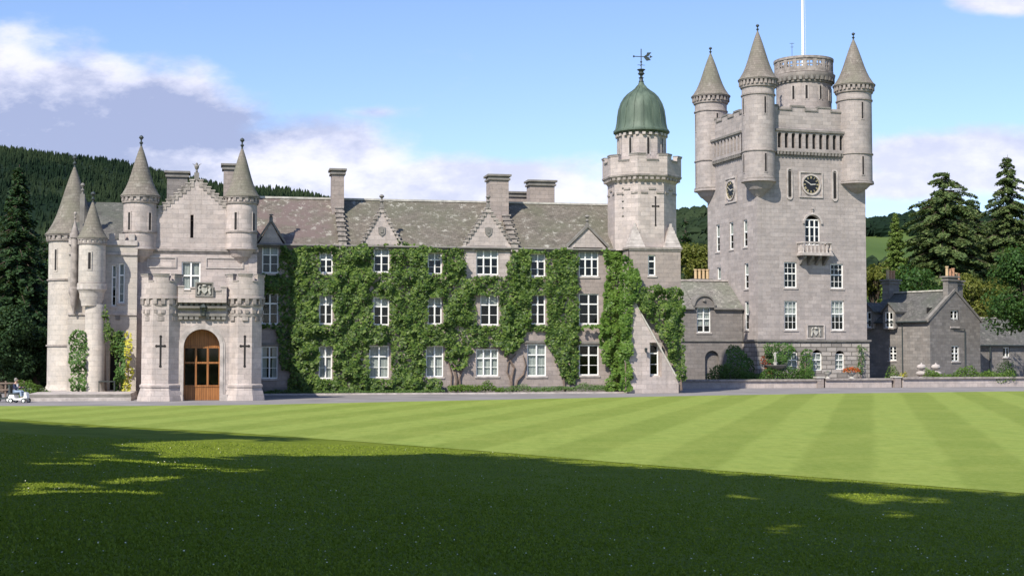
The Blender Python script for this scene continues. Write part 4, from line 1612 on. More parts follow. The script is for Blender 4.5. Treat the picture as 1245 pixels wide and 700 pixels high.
# raking buttress wall at the foot
mb = MB()
bx0, bx1 = FD.x(765, -.7), FD.x(826, -.7)
zt1, zt0 = FD.z(369, 772, -.7), FD.z(466, 825, -.7)
xt = FD.x(773, -.7)
bops = dops[1]
mb.slab([(bx0, 0), (bops[0] - .12, 0), (bops[0] - .12, FD.z(402, 790, -.7)), (xt, zt1), (bx0, zt1 - .1)], -.45, 0)
mb.slab([(bops[1] + .12, 0), (bx1, 0), (bx1, zt0), (bops[1] + .12, FD.z(424, 802, -.7))], -.45, 0)
mb.slab([(bops[0] - .12, bops[3] + .1), (bops[1] + .12, bops[3] + .1), (bops[1] + .12, FD.z(424, 802, -.7)), (bops[0] - .12, FD.z(402, 790, -.7))], -.45, 0)
mb.slab([(bops[0] - .12, 0), (bops[1] + .12, 0), (bops[1] + .12, bops[2] - .12), (bops[0] - .12, bops[2] - .12)], -.45, 0)
bt = mb.build('raking_buttress', MAT['stone'], dome, smooth=False)
mb = MB()
dxs, dzs = bx1 - xt, zt0 - zt1
mb.slab([(xt, zt1), (bx1 + .1, zt0 - .1), (bx1 + .1, zt0 + .12), (xt, zt1 + .2)], -.52, .0)
mb.build('coping', MAT['coping'], bt, smooth=False)
wl = thing('wall_lamp', Matrix.Translation(FD.M @ Vector((FD.x(784, -.5), -.47, FD.z(424, 784, -.5)))) @ Matrix.Rotation(FD.a, 4, 'Z'), 'small black lamp on a bracket left of the low narrow window', 'lamp')
mb = MB()
mb.tube([(0, 0, 0), (0, -.2, .08), (0, -.3, 0)], .025, 5)
mb.lathe([(.02, -.28), (.09, -.22), (.12, 0), (.15, .02), (.02, .1)], 0, -.3, 8)
mb.build('lamp_body', MAT['iron'], wl)

# ================================================================ GREAT TOWER
FT = Frame(922, 128, 17)
tw = thing('clock_tower', FT.M, 'great square granite clock tower with cone roofed corner turrets', 'tower')
TW, TD = FT.x(1054), 10.6
Zf = lambda y_, p=985: FT.z(y_, p)
Zl = lambda y_, p=890: FT.z(y_, p, x=0.0)
ZT = Zf(129, 945)
ZST = Zf(415)
fops = [(FT.x(954), FT.x(969.5), Zf(350), Zf(319)), (FT.x(1010.5), FT.x(1026), Zf(350), Zf(320)),
        (FT.x(954), FT.x(969.5), Zf(401), Zf(366)), (FT.x(1011), FT.x(1026.5), Zf(401), Zf(365)),
        (FT.x(980), FT.x(998), Zf(298), Zf(262), True)]
mb = MB()
mb.wall(0, TW, ZST, ZT, fops)
la_ = lambda px: -FT.ya(px)
lops = []
for (p, y1, y2) in ((873.5, 273, 306), (890, 270, 303), (907, 267, 300), (874.5, 325, 356), (908, 320, 351), (908, 366, 401)):
    zt = FT.z(y1, p, x=0.0); zb = FT.z(y2, p, x=0.0)
    a_ = la_(p)
    lops.append((a_ - .42, a_ + .42, zb, zt))
mb.M = ML
mb.wall(-TD, 0, ZST, ZT, lops)
mb.M = None
mb.box(.01, TW - .01, TD, TD + .02, ZST, ZT); mb.box(TW - .02, TW, .31, TD, ZST, ZT)
mb.box(.2, TW - .2, .35, TD - .2, ZT - 1.3, ZT - 1.2)
mb.build('wall', MAT['tower'], tw)
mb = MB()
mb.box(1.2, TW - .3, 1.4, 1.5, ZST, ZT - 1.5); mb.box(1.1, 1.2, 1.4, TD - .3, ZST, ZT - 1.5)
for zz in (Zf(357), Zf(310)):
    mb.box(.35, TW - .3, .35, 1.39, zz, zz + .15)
mb.build('dark_backing', MAT['painted_dark'], tw, smooth=False)
for i, o_ in enumerate(fops[:4]):
    window(tw, *o_, 1, .45, (2, 2), (.0, .0, .55, .55)[i], vthin=2, bar=.1)
window(tw, *fops[4][:3], fops[4][3] - .35, 3, .3, (1, 2), 0, bar=.09, sill=False)
for o_ in lops:
    window(tw, *o_, 1, .45, (1, 2), .5, M=ML, bar=.1)
# hood above the balcony window
mb = MB()
cx = (fops[4][0] + fops[4][1]) / 2; r_ = (fops[4][1] - fops[4][0]) / 2; zc = fops[4][3] - r_
for k in range(10):
    t0, t1 = math.pi * k / 10, math.pi * (k + 1) / 10
    a, c = r_ + .08, r_ + .26
    mb.slab([(cx + a * math.cos(t0), zc + a * math.sin(t0)), (cx + c * math.cos(t0), zc + c * math.sin(t0)), (cx + c * math.cos(t1), zc + c * math.sin(t1)), (cx + a * math.cos(t1), zc + a * math.sin(t1))], -.14, 0)
finial(mb, cx, -.05, zc + r_ + .25, .45, .06)
mb.build('hood_mould', MAT['trim'], tw)
# balcony
bx0, bx1 = FT.x(975.5, -.9), FT.x(1012, -.9)
zb0, zb1 = Zf(308, 993), Zf(295, 993)
mb = MB()
mb.box(bx0, bx1, -1.15, 0, zb0 - .18, zb0)
mb.box(bx0 - .06, bx1 + .06, -1.21, 0, zb0 - .28, zb0 - .182)
bal = mb.build('balcony', MAT['trim'], tw, smooth=False)
mb = MB()
mb.box(bx0, bx1, -1.12, -.9, zb1 - .14, zb1)
mb.box(bx0, bx0 + .22, -.9, 0, zb1 - .14, zb1); mb.box(bx1 - .22, bx1, -.9, 0, zb1 - .14, zb1)
for k in range(8):
    xx = bx0 + .12 + (bx1 - bx0 - .24) * k / 7
    mb.lathe([(.09, zb0), (.05, zb0 + .15), (.11, zb0 + .38), (.05, zb1 - .25), (.09, zb1 - .14)], xx, -1.01, 8)
for k in range(1, 4):
    for xx in (bx0 + .11, bx1 - .11):
        mb.lathe([(.09, zb0), (.05, zb0 + .15), (.11, zb0 + .38), (.05, zb1 - .25), (.09, zb1 - .14)], xx, -1.01 + .26 * k, 8)
mb.build('balustrade', MAT['trim'], bal)
mb = MB()
for k in range(4):
    xx = bx0 + .35 + (bx1 - bx0 - .7) * k / 3
    M_ = Matrix.Translation((xx, 0, 0)) @ Matrix.Rotation(math.pi / 2, 4, 'Z')
    mb.M = Matrix.Translation((xx, 0, 0)) @ Matrix.Rotation(-math.pi / 2, 4, 'Z')
    z_ = zb0 - .28
    mb.slab([(0, z_ - .85), (0, z_), (1.0, z_), (.95, z_ - .2), (.6, z_ - .4), (.3, z_ - .7)][::-1] if False else [(0, z_ - .85), (.3, z_ - .7), (.6, z_ - .4), (.95, z_ - .2), (1.0, z_), (0, z_)], -.11, .11)
mb.build('bracket', MAT['trim_dark'], bal, smooth=False)
# arcaded band
for M_, a0_, a1_, n_, name_, zq in ((None, FT.x(944), FT.x(1036), 11, 'f', Zf), (ML, la_(864), la_(905), 10, 'l', Zl)):
    p_ = 990 if M_ is None else 885
    zt = FT.z(162, 990) if M_ is None else FT.z(168, 885, x=0.0)
    zb = FT.z(186, 990) if M_ is None else FT.z(192, 885, x=0.0)
    mb = MB(M_)
    sl_ = []
    for k in range(n_):
        c_ = a0_ + (a1_ - a0_) * (k + .5) / n_
        w_ = (a1_ - a0_) / n_ * .27
        sl_.append((c_ - w_, c_ + w_, zb + .3, zt - .12, True))
    mb.wall(a0_ - .2, a1_ + .2, zb, zt, sl_, y=-.28, depth=.27)
    
    mb.face([(a0_ - .2, -.28, zb), (a1_ + .2, -.28, zb), (a1_ + .2, 0, zb - .25), (a0_ - .2, 0, zb - .25)][::-1])
    ar = mb.build('arcade_band', MAT['tower'], tw)
    q = MB(M_); q.box(a0_ - .25, a1_ + .25, -.42, -.0, zt + .002, zt + .2); q.build('cornice', MAT['trim_dark'], ar, smooth=False)
    for o_ in sl_:
        q = MB(M_); q.box(o_[0] + .003, o_[1] - .003, -.06, -.002, o_[2] + .003, o_[3] - .1); q.build('loophole_dark', MAT['painted_dark'], ar, smooth=False)  # dark panels added at the back paint the shade of the slots
    bk = MB(M_)
    nb_ = n_ * 2
    for k in range(nb_):
        c_ = a0_ + (a1_ - a0_) * (k + .5) / nb_
        bk.box(c_ - .1, c_ + .1, -.27, 0, zb - .28, zb - .004)
    bk.box(a0_ - .2, a1_ + .2, -.07, 0, zb - .42, zb - .3)
    bk.build('bracket', MAT['trim_dark'], ar, smooth=False)
    # parapet coping and crenels
    cp = MB(M_)
    L0, L1 = (0.9, TW - .9) if M_ is None else (-TD + .9, -.9)
    segs = 7
    for k in range(segs):
        s0_, s1_ = L0 + (L1 - L0) * k / segs, L0 + (L1 - L0) * (k + 1) / segs
        if k % 2 == 0:
            cp.box(s0_, s1_, -.06, .4, ZT + .002, ZT + .16)
        else:
            cp.box(s0_ - .01, s1_ + .01, -.08, .4, ZT - .34, ZT - .22)
            cp.box(s0_, s0_ + .1, -.08, .4, ZT - .22, ZT); cp.box(s1_ - .1, s1_, -.08, .4, ZT - .22, ZT)
    cp.build('parapet_coping', MAT['trim_dark'], tw, smooth=False)


# clocks
def clock(M_, cx, cz, r):
    mb = MB(M_)
    s_ = r * 1.28
    mb.box(cx - s_ - .14, cx + s_ + .14, -.1, 0, cz - s_ - .14, cz - s_); mb.box(cx - s_ - .14, cx + s_ + .14, -.1, 0, cz + s_, cz + s_ + .14)
    mb.box(cx - s_ - .14, cx - s_, -.1, 0, cz - s_, cz + s_); mb.box(cx + s_, cx + s_ + .14, -.1, 0, cz - s_, cz + s_)
    for k in range(32):
        t0, t1 = 2 * math.pi * k / 32, 2 * math.pi * (k + 1) / 32
        a, c = r, r * 1.16
        mb.slab([(cx + a * math.cos(t0), cz + a * math.sin(t0)), (cx + c * math.cos(t0), cz + c * math.sin(t0)), (cx + c * math.cos(t1), cz + c * math.sin(t1)), (cx + a * math.cos(t1), cz + a * math.sin(t1))], -.13, 0)
    ck = mb.build('clock', MAT['trim'], tw)
    d = MB(M_)
    d.slab([(cx + r * math.cos(t), cz + r * math.sin(t)) for t in np.linspace(0, 2 * math.pi, 37)[:-1]], -.05, -.003)
    d.build('dial', MAT['black'], ck)
    g = MB(M_)

    def bar(x0_, z0_, x1_, z1_, w, y0=-.062, y1=-.051):
        dx, dz = x1_ - x0_, z1_ - z0_
        L = math.hypot(dx, dz); nx_, nz_ = -dz / L * w / 2, dx / L * w / 2
        g.slab([(x0_ - nx_, z0_ - nz_), (x1_ - nx_, z1_ - nz_), (x1_ + nx_, z1_ + nz_), (x0_ + nx_, z0_ + nz_)][::1], y0, y1)
    NUM = ['XII', 'I', 'II', 'III', 'IV', 'V', 'VI', 'VII', 'VIII', 'IX', 'X', 'XI']
    for h, s in enumerate(NUM):
        th = math.pi / 2 - h * math.pi / 6
        er = Vector((math.cos(th), math.sin(th))); et = Vector((math.sin(th), -math.cos(th)))
        wds = {'I': .055, 'V': .12, 'X': .12}
        tot = sum(wds[c_] for c_ in s) * r * 1.0
        u_ = -tot / 2
        for c_ in s:
            w_ = wds[c_] * r
            m0, m1 = r * .66, r * .92
            P = lambda t_, rr_: (cx + er.x * rr_ + et.x * t_, cz + er.y * rr_ + et.y * t_)
            if c_ == 'I':
                bar(*P(u_ + w_ / 2, m0), *P(u_ + w_ / 2, m1), r * .032)
            elif c_ == 'V':
                bar(*P(u_ + w_ / 2, m0), *P(u_ + w_ * .1, m1), r * .03); bar(*P(u_ + w_ / 2, m0), *P(u_ + w_ * .9, m1), r * .024, -.0625)
            else:
                bar(*P(u_ + w_ * .9, m0), *P(u_ + w_ * .1, m1), r * .03); bar(*P(u_ + w_ * .1, m0), *P(u_ + w_ * .9, m1), r * .024, -.0625)
            u_ += w_
    for k in range(32):
        t0, t1 = 2 * math.pi * k / 32, 2 * math.pi * (k + 1) / 32
        for a, c in ((r * .95, r * .985),):
            g.slab([(cx + a * math.cos(t0), cz + a * math.sin(t0)), (cx + c * math.cos(t0), cz + c * math.sin(t0)), (cx + c * math.cos(t1), cz + c * math.sin(t1)), (cx + a * math.cos(t1), cz + a * math.sin(t1))], -.06, -.051)
    g.build('numerals', MAT['gold'], ck, smooth=False)
    g = MB(M_)
    for ang, L, w in ((R(150), r * .8, .07), (R(5), r * .55, .1)):
        bar(cx - .1 * math.cos(ang), cz - .1 * math.sin(ang), cx + L * math.cos(ang), cz + L * math.sin(ang), w, -.09 if L > r * .6 else -.08, -.075 if L > r * .6 else -.066)
    g.build('clock_hands', MAT['coping'], ck, smooth=False)


clock(None, FT.x(987.5), Zf(224.5), .84)
clock(ML, la_(890), Zl(231, 890), .84)
# tall slits beside the clock, round topped
for px_ in (961.5, 1016.5):
    mb = MB()
    x_ = FT.x(px_)
    z0_, z1_ = Zf(240), Zf(209)
    mb.box(x_ - .3, x_ - .17, -.09, 0, z0_, z1_); mb.box(x_ + .17, x_ + .3, -.09, 0, z0_, z1_)
    for zc, s0_, s1_ in ((z1_, 0, math.pi), (z0_, math.pi, 2 * math.pi)):
        for k in range(6):
            t0, t1 = s0_ + math.pi * k / 6, s0_ + math.pi * (k + 1) / 6
            mb.slab([(x_ + .17 * math.cos(t0), zc + .17 * math.sin(t0)), (x_ + .3 * math.cos(t0), zc + .3 * math.sin(t0)), (x_ + .3 * math.cos(t1), zc + .3 * math.sin(t1)), (x_ + .17 * math.cos(t1), zc + .17 * math.sin(t1))], -.09, 0)
    o = mb.build('slit_window', MAT['trim'], tw)
    mb = MB(); mb.box(x_ - .16, x_ + .16, -.02, 0.01, z0_, z1_)  # dark plate paints the shaded depth of the slit
    mb.build('dark_plate', MAT['painted_dark'], o)
# stone shields and heraldic panel
mb = MB()
xs0, xs1 = FT.x(981, -.1), FT.x(1003, -.1); zs0, zs1 = Zf(412), Zf(394)
mb.box(xs0, xs1, -.12, 0, zs0, zs0 + .12); mb.box(xs0, xs1, -.12, 0, zs1 - .12, zs1)
mb.box(xs0, xs0 + .12, -.12, 0, zs0 + .12, zs1 - .12); mb.box(xs1 - .12, xs1, -.12, 0, zs0 + .12, zs1 - .12)
pn = mb.build('heraldic_panel', MAT['trim'], tw, smooth=False)
mb = MB(); mb.box(xs0 + .12, xs1 - .12, -.02, 0, zs0 + .12, zs1 - .12)
mb.build('panel_field', MAT['trim_dark'], pn)
mb = MB(); xc = (xs0 + xs1) / 2; zc = (zs0 + zs1) / 2
mb.slab([(xc, zc - .4), (xc + .22, zc - .1), (xc + .22, zc + .2), (xc - .22, zc + .2), (xc - .22, zc - .1)], -.1, -.02)
for sg in (-1, 1):
    mb.tube([(xc + sg * .45, -.07, zc - .4), (xc + sg * .36, -.08, zc), (xc + sg * .42, -.07, zc + .15), (xc + sg * .3, -.08, zc + .38)], [.07, .09, .08, .05], 6)
mb.lathe([(.14, zc + .22), (.18, zc + .3), (.08, zc + .42)], xc, -.08, 8)
mb.build('carving', MAT['coping'], pn)
# basement
bops = [(FT.x(957, -.15), FT.x(970, -.15), Zf(452), Zf(424), True), (FT.x(987, -.15), FT.x(999.5, -.15), Zf(450), Zf(425), True), (FT.x(1015, -.15), FT.x(1026.5, -.15), Zf(449), Zf(426), True)]
mb = MB()
mb.wall(-.15, TW + .15, 0, ZST, bops, y=-.15, depth=.4)
mb.M = ML
mb.wall(-TD - .15, .15, 0, ZST, (), y=-.15)
mb.M = None
mb.box(TW + .13, TW + .15, .3, TD, 0, ZST); mb.face([(-.15, -.15, ZST), (TW + .15, -.15, ZST), (TW + .15, TD, ZST), (-.15, TD, ZST)])
mb.build('basement', MAT['rustic'], tw)
for o_ in bops:
    window(tw, o_[0], o_[1], o_[2], o_[3] - .3, 1, .4, (1, 2), 1.0, y=-.05, vthin=1, bar=.08)
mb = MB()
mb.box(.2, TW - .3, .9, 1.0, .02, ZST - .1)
mb.build('dark_backing', MAT['painted_dark'], tw, smooth=False)
mb = MB()
mb.box(-.28, TW + .28, -.3, -.0, ZST + .003, ZST + .17)
mb.box(-.28, -.0, 0.001, TD, ZST + .003, ZST + .17)
mb.build('string_course', MAT['trim_dark'], tw, smooth=False)
# bartizans
for (pc, pl, pr, xx, yy_, tip, cb, z0p, zcp, bp, sl_) in (
        (924, 905.5, 943, None, .25, 39, 99, 219, 243, 117, (-92, -178)),
        (1041.5, 1022, 1060.5, None, .3, 49, 106, 223, 238, 124, (-93, -178)),
        (866, 848, 885, None, TD - .2, 66, 119, 231, 250, 137, (-92, -184))):
    cx = FT.x(pc, yy_)
    r = (FT.x(pr, yy_) - FT.x(pl, yy_)) / 2
    zz = lambda y_: FT.z(y_, pc, yy_)
    turret(tw, cx, yy_, r * .965, zz(zcp), zz(z0p), zz(cb), zz(tip), 1.2, 'tower', slits=sl_, bands=[zz(bp), zz(z0p - 1)] + [zz(z0p - 34)],
           slit_z=[(zz(bp + 24), zz(bp + 4)), (zz(z0p - 8), zz(z0p - 30))], frieze=.62, fin=.75, nb=26)
cx = FT.x(985, TD - .2) + 8.5
turret(tw, TW - .3, TD - .2, 1.42, ZT - 8, ZT - 7, ZT + 1.8, ZT + 6.6, 1.2, 'tower', slits=(), frieze=.62, fin=.75, nb=26)
# cap house
cy_ = 4.6
cx = (FT.x(946.5, cy_) + FT.x(1013, cy_)) / 2
rc = (FT.x(1009, cy_) - FT.x(949.5, cy_)) / 2
zz = lambda y_: FT.z(y_, 979, cy_ - rc)
mb = MB()
mb.lathe([(rc, ZT - 1.3), (rc, zz(96)), (rc * 1.06, zz(94)), (rc * 1.13, zz(90)), (rc * 1.15, zz(87)), (rc * 1.0, zz(86.5)), (rc * 1.0, zz(83)), (.1, zz(83))], cx, cy_, 40)
cap = mb.build('cap_house', MAT['tower'], tw)
mb = MB()
for k in range(34):
    a_ = 2 * math.pi * k / 34
    mb.sector(cx, cy_, rc * .98, rc * 1.12, zz(96), zz(91), a_, a_ + math.pi / 34, 1)
mb.lathe([(rc * .99, zz(99)), (rc * 1.05, zz(98)), (rc * 1.05, zz(96.5)), (rc, zz(96))], cx, cy_, 40, cap=False)
mb.build('corbel_ring', MAT['trim_dark'], cap)
mb = MB()
rb_ = rc * 1.07
for k in range(18):
    a_ = 2 * math.pi * k / 18
    mb.sector(cx, cy_, rb_ - .2, rb_, zz(83), zz(70), a_, a_ + R(7.5), 1)
    mb.sector(cx, cy_, rb_ - .15, rb_ - .05, zz(83), zz(79.5), a_ + R(7.5), a_ + R(20), 2)
    mb.sector(cx, cy_, rb_ - .15, rb_ - .05, zz(73), zz(70), a_ + R(7.5), a_ + R(20), 2)
    mb.sector(cx, cy_, rb_ - .16, rb_ - .04, zz(77.5), zz(76), a_ + R(5.5), a_ + R(20), 2)
    mb.sector(cx, cy_, rb_ - .16, rb_ - .04, zz(83), zz(70), a_ + R(12), a_ + R(14), 1)
mb.lathe([(rb_ - .26, zz(69.9)), (rb_ + .05, zz(69.9)), (rb_ + .06, zz(67)), (rb_ - .26, zz(66.8)), (rb_ - .26, zz(69.9))], cx, cy_, 40, cap=False)
mb.lathe([(rb_ - .26, zz(86)), (rb_ + .03, zz(86)), (rb_ + .03, zz(83.2)), (rb_ - .26, zz(83.1))], cx, cy_, 40, cap=False)
mb.build('balustrade', MAT['trim_mid'], cap)
mb = MB(); sd = MB()
for deg in (-140, -113, -82, -52, -20):
    Mx = Matrix.Translation((cx, cy_, 0)) @ Matrix.Rotation(R(deg) + math.pi / 2, 4, 'Z') @ Matrix.Translation((0, -rc, 0))
    mb.M = sd.M = Mx
    mb.cut(); sd.cut()
    mb.box(-.11, .11, -.012, .1, zz(119), zz(103))  # slit shade painted as a dark plate on the drum face
    for s0_ in (-.2, .11):
        sd.box(s0_, s0_ + .09, -.04, .12, zz(120), zz(102.5))
mb.build('arrow_slit_dark', MAT['painted_dark'], cap)
sd.build('slit_surround', MAT['trim'], cap)
# flagpole
fp_ = FT.M @ Vector((FT.x(979.5, cy_), cy_, zz(83)))
fl = thing('flagpole', Matrix.Translation(fp_), 'tall white flagpole rising from the round cap house', 'flagpole')
mb = MB()
mb.tube([(0, 0, 0), (0, 0, 7), (0, 0, 12.5)], [.15, .125, .08], 14)
mb.build('pole', MAT['white'], fl)
mb = MB(); mb.lathe([(.3, 0), (.28, .5), (.2, .6)], 0, 0, 14); mb.build('pole_base', MAT['trim'], fl)
mb = MB(); mb.lathe([(.02, 12.4), (.15, 12.5), (.15, 12.65), (.02, 12.75)], 0, 0, 12); mb.build('pole_cap', MAT['gold'], fl)
mb = MB(); mb.tube([(.26, 0, .3), (.24, 0, 6), (.12, 0, 12.2)], .012, 4); mb.build('halyard', MAT['white'], fl)
an_ = thing('antenna', Matrix.Translation(FT.M @ Vector((FT.x(963, cy_), cy_ - .5, zz(83)))), 'thin forked aerial beside the flagpole on the cap house', 'antenna')
mb = MB()
hA = zz(47) - zz(83)
mb.tube([(0, 0, 0), (0, 0, hA)], .022, 5)
mb.tube([(-.22, 0, hA - .05), (.22, 0, hA - .05)], .02, 4); mb.tube([(-.14, 0, hA - .4), (.14, 0, hA - .4)], .018, 4)
mb.build('aerial', MAT['iron'], an_)

# ================================================================ LINK BLOCK
FK = Frame(866, 130.0, 14)
lk = thing('link_block', FK.M, 'low two storey stone block with curved dormer between the two towers', 'building')
ka, kb = FK.x(812), FK.x(903)
ZK = FK.z(373, 866)
Zk = lambda y_: FK.z(y_, 866)
kop = [(FK.x(847.5), FK.x(864), Zk(404), Zk(374)), ]
nop = (FK.x(857), FK.x(874), .4, Zk(426), True)
mb = MB()
ZKs = Zk(415)
mb.wall(ka, kb, 0, ZK, [(kop[0][0], kop[0][1], kop[0][2], ZK), nop], depth=.35)
mb.box(ka, ka + .02, .36, 7, 0, ZK); mb.box(ka, kb, 6.9, 7, 0, ZK)
mb.face([(nop[0], .34, nop[2]), (nop[1], .34, nop[2]), (nop[1], .34, nop[3]), (nop[0], .34, nop[3])])
mb.build('wall', MAT['stone_dark'], lk)
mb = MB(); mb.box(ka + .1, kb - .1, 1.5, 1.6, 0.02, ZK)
mb.build('dark_backing', MAT['painted_dark'], lk, smooth=False)
window(lk, *kop[0], 2, .45, (2, 2), .7, bar=.09)
mb = MB()
zrk = FK.z(342, 866, 3.4)
mb.face([(ka, -.2, ZK - .1), (kop[0][0] - .3, -.2, ZK - .1), (kop[0][0] - .3, 3.4, zrk), (ka, 3.4, zrk)])
mb.face([(kop[0][1] + .3, -.2, ZK - .1), (kb, -.2, ZK - .1), (kb, 3.4, zrk), (kop[0][1] + .3, 3.4, zrk)])
mb.face([(kop[0][0] - .3, 1.0, ZK + (zrk - ZK) * .32), (kop[0][1] + .3, 1.0, ZK + (zrk - ZK) * .32), (kop[0][1] + .3, 3.4, zrk), (kop[0][0] - .3, 3.4, zrk)])
mb.face([(kb, 7, ZK - .1), (ka, 7, ZK - .1), (ka, 3.4, zrk), (kb, 3.4, zrk)])
rf = mb.build('roof', MAT['roof_scale'], lk, smooth=False)
mb = MB(); mb.box(ka, kb, 3.25, 3.55, zrk, zrk + .14); mb.build('ridge_capping', MAT['trim'], rf, smooth=False)
mb = MB()
mb.box(ka, kop[0][0] - .3, -.28, -.05, ZK - .25, ZK - .1); mb.box(kop[0][1] + .3, kb, -.28, -.05, ZK - .25, ZK - .1)
mb.build('eaves_course', MAT['trim_dark'], rf, smooth=False)
mb = MB(); mb.box(ka, kb, -.12, 0, ZKs, ZKs + .15); mb.build('string_course', MAT['trim_dark'], lk, smooth=False)
# curved dormer head
mb = MB()
xc = (kop[0][0] + kop[0][1]) / 2; rr = (kop[0][1] - kop[0][0]) / 2 + .28; zc = Zk(372)
pts = [(xc + rr * math.cos(t), zc + rr * .95 * math.sin(t)) for t in np.linspace(0, math.pi, 15)]
mb.slab(pts, -.12, 1.6)
cd = mb.build('curved_dormer', MAT['stone_dark'], lk)
mb = MB()
for k in range(14):
    t0, t1 = math.pi * k / 14, math.pi * (k + 1) / 14
    a, c = rr, rr + .16
    mb.slab([(xc + a * math.cos(t0), zc + a * .95 * math.sin(t0)), (xc + c * math.cos(t0), zc + c * .95 * math.sin(t0)), (xc + c * math.cos(t1), zc + c * .95 * math.sin(t1)), (xc + a * math.cos(t1), zc + a * .95 * math.sin(t1))], -.26, 1.6)
mb.box(xc - rr - .16, xc + rr + .16, -.2, 0, zc - .14, zc - .002)
mb.lathe([(.03, zc + .3), (.16, zc + .42), (.16, zc + .55), (.03, zc + .66)], xc, -.14, 10)
mb.build('coping', MAT['trim_dark'], cd)
chimney(lk, FK.x(844, 4.6), FK.x(864, 4.6), 4.6, 5.3, ZK, FK.z(339, 854, 4.6), 'stone_dark',
        [(FK.x(846.5 + 4.8 * k, 4.9), 4.95, .95, 'pot') for k in range(4)])

# ================================================================ RIGHT HOUSE
FH = Frame(1131, 134, 35)
hs = thing('service_house', FH.M, 'grey two storey gabled house with slate roof right of tower', 'house')
HW = FH.x(1191.5)
ZH = FH.z(388, 1131)
HY = FH.ya(1050)
gtop = FH.z(345, 1162, 0)
gz = lambda y_, p=1160: FH.z(y_, p)
hop = [(FH.x(1156), FH.x(1165.5), gz(397), gz(377)), (FH.x(1156.5), FH.x(1166), gz(439), gz(420))]
mb = MB()
mb.wall(0, HW, 0, ZH, hop[1:], depth=.25)
xm = HW / 2
zapx = ZH + 2.75
# gable with the upper window cut out
h0 = hop[0]
sle = (zapx - ZH) / xm
if h0[2] < ZH:
    pass
mb2 = mb
zg0 = min(h0[2], ZH)
g_l = lambda x_: ZH + sle * x_ if x_ < xm else ZH + sle * (HW - x_)
mb.face([(0, 0, ZH), (h0[0], 0, ZH), (h0[0], 0, g_l(h0[0]))])
mb.face([(h0[1], 0, ZH), (HW, 0, ZH), (h0[1], 0, g_l(h0[1]))])
mb.face([(h0[0], 0, h0[3]), (h0[1], 0, h0[3]), (h0[1], 0, g_l(h0[1])), (xm, 0, zapx), (h0[0], 0, g_l(h0[0]))] if h0[0] < xm < h0[1] else [(h0[0], 0, h0[3]), (h0[1], 0, h0[3]), (h0[1], 0, g_l(h0[1])), (h0[0], 0, g_l(h0[0]))])
if not (h0[0] < xm < h0[1]):
    lo, hi = (h0[1], xm) if xm > h0[1] else (xm, h0[0])
    mb.face([(lo, 0, g_l(lo)), (hi, 0, g_l(hi)), (lo if xm == hi else hi, 0, min(g_l(lo), g_l(hi)))])
if h0[2] > ZH:
    mb.face([(h0[0], 0, ZH), (h0[1], 0, ZH), (h0[1], 0, h0[2]), (h0[0], 0, h0[2])])
mb.M = ML
hl_ = lambda px: -FH.ya(px)
zl = lambda y_, p=1084: FH.z(y_, p, x=0.0)
sop = [(hl_(1080) - .0, hl_(1089.5), zl(438), zl(421))]
mb.wall(-HY, 0, 0, ZH, sop, depth=.25)
mb.M = None
mb.box(HW - .02, HW, .3, HY, 0, ZH); mb.box(0, HW, HY, HY + .02, 0, ZH); mb.face([(0, HY, ZH), (HW, HY, ZH), (xm, HY, zapx)])
mb.build('wall', MAT['house'], hs)
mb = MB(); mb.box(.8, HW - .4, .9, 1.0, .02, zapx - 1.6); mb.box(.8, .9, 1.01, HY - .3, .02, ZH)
mb.build('dark_backing', MAT['painted_dark'], hs, smooth=False)
window(hs, h0[0], h0[1], h0[2], h0[3], 2, .5, (2, 2), 0, bar=.1)
window(hs, *hop[1], 2, .5, (2, 2), 0, bar=.1)
window(hs, *sop[0], 2, .5, (2, 2), 0, M=ML, bar=.1)
mb = MB()
mb.face([(-.25, .1, ZH - .2), (xm, .1, zapx + .05), (xm, HY, zapx + .05), (-.25, HY, ZH - .2)][::-1])
mb.face([(HW + .25, .1, ZH - .2), (xm, .1, zapx + .05), (xm, HY, zapx + .05), (HW + .25, HY, ZH - .2)])
rf = mb.build('roof', MAT['roof_grey'], hs, smooth=False)
mb = MB()
for sx in (-.3, HW + .3):
    p = [(sx, ZH - .25), (xm, zapx), (xm, zapx + .28), (sx, ZH + .03)]
    mb.slab(p if sx < 0 else [p[1], p[0], p[3], p[2]], -.08, .3)
mb.build('coping', MAT['trim_dark'], rf, smooth=False)
mb = MB(); mb.box(xm - .15, xm + .15, .3, HY, zapx + .06, zapx + .2); mb.build('ridge_capping', MAT['coping'], rf, smooth=False)
mb = MB(); mb.tube([(-.33, .1, ZH - .22), (-.33, HY, ZH - .22)], .08, 8); mb.build('gutter', MAT['iron'], rf)
mb = MB(); mb.tube([(-.12, -.05 + .25 + 3, 0), (-.12, .2 + 3, ZH - .2)], .05, 6); mb.tube([(FH.x(1172), -.1, 0), (FH.x(1172), -.1, gz(400)), (FH.x(1158), -.1, gz(399))], .05, 6); mb.build('drainpipe', MAT['iron'], hs)
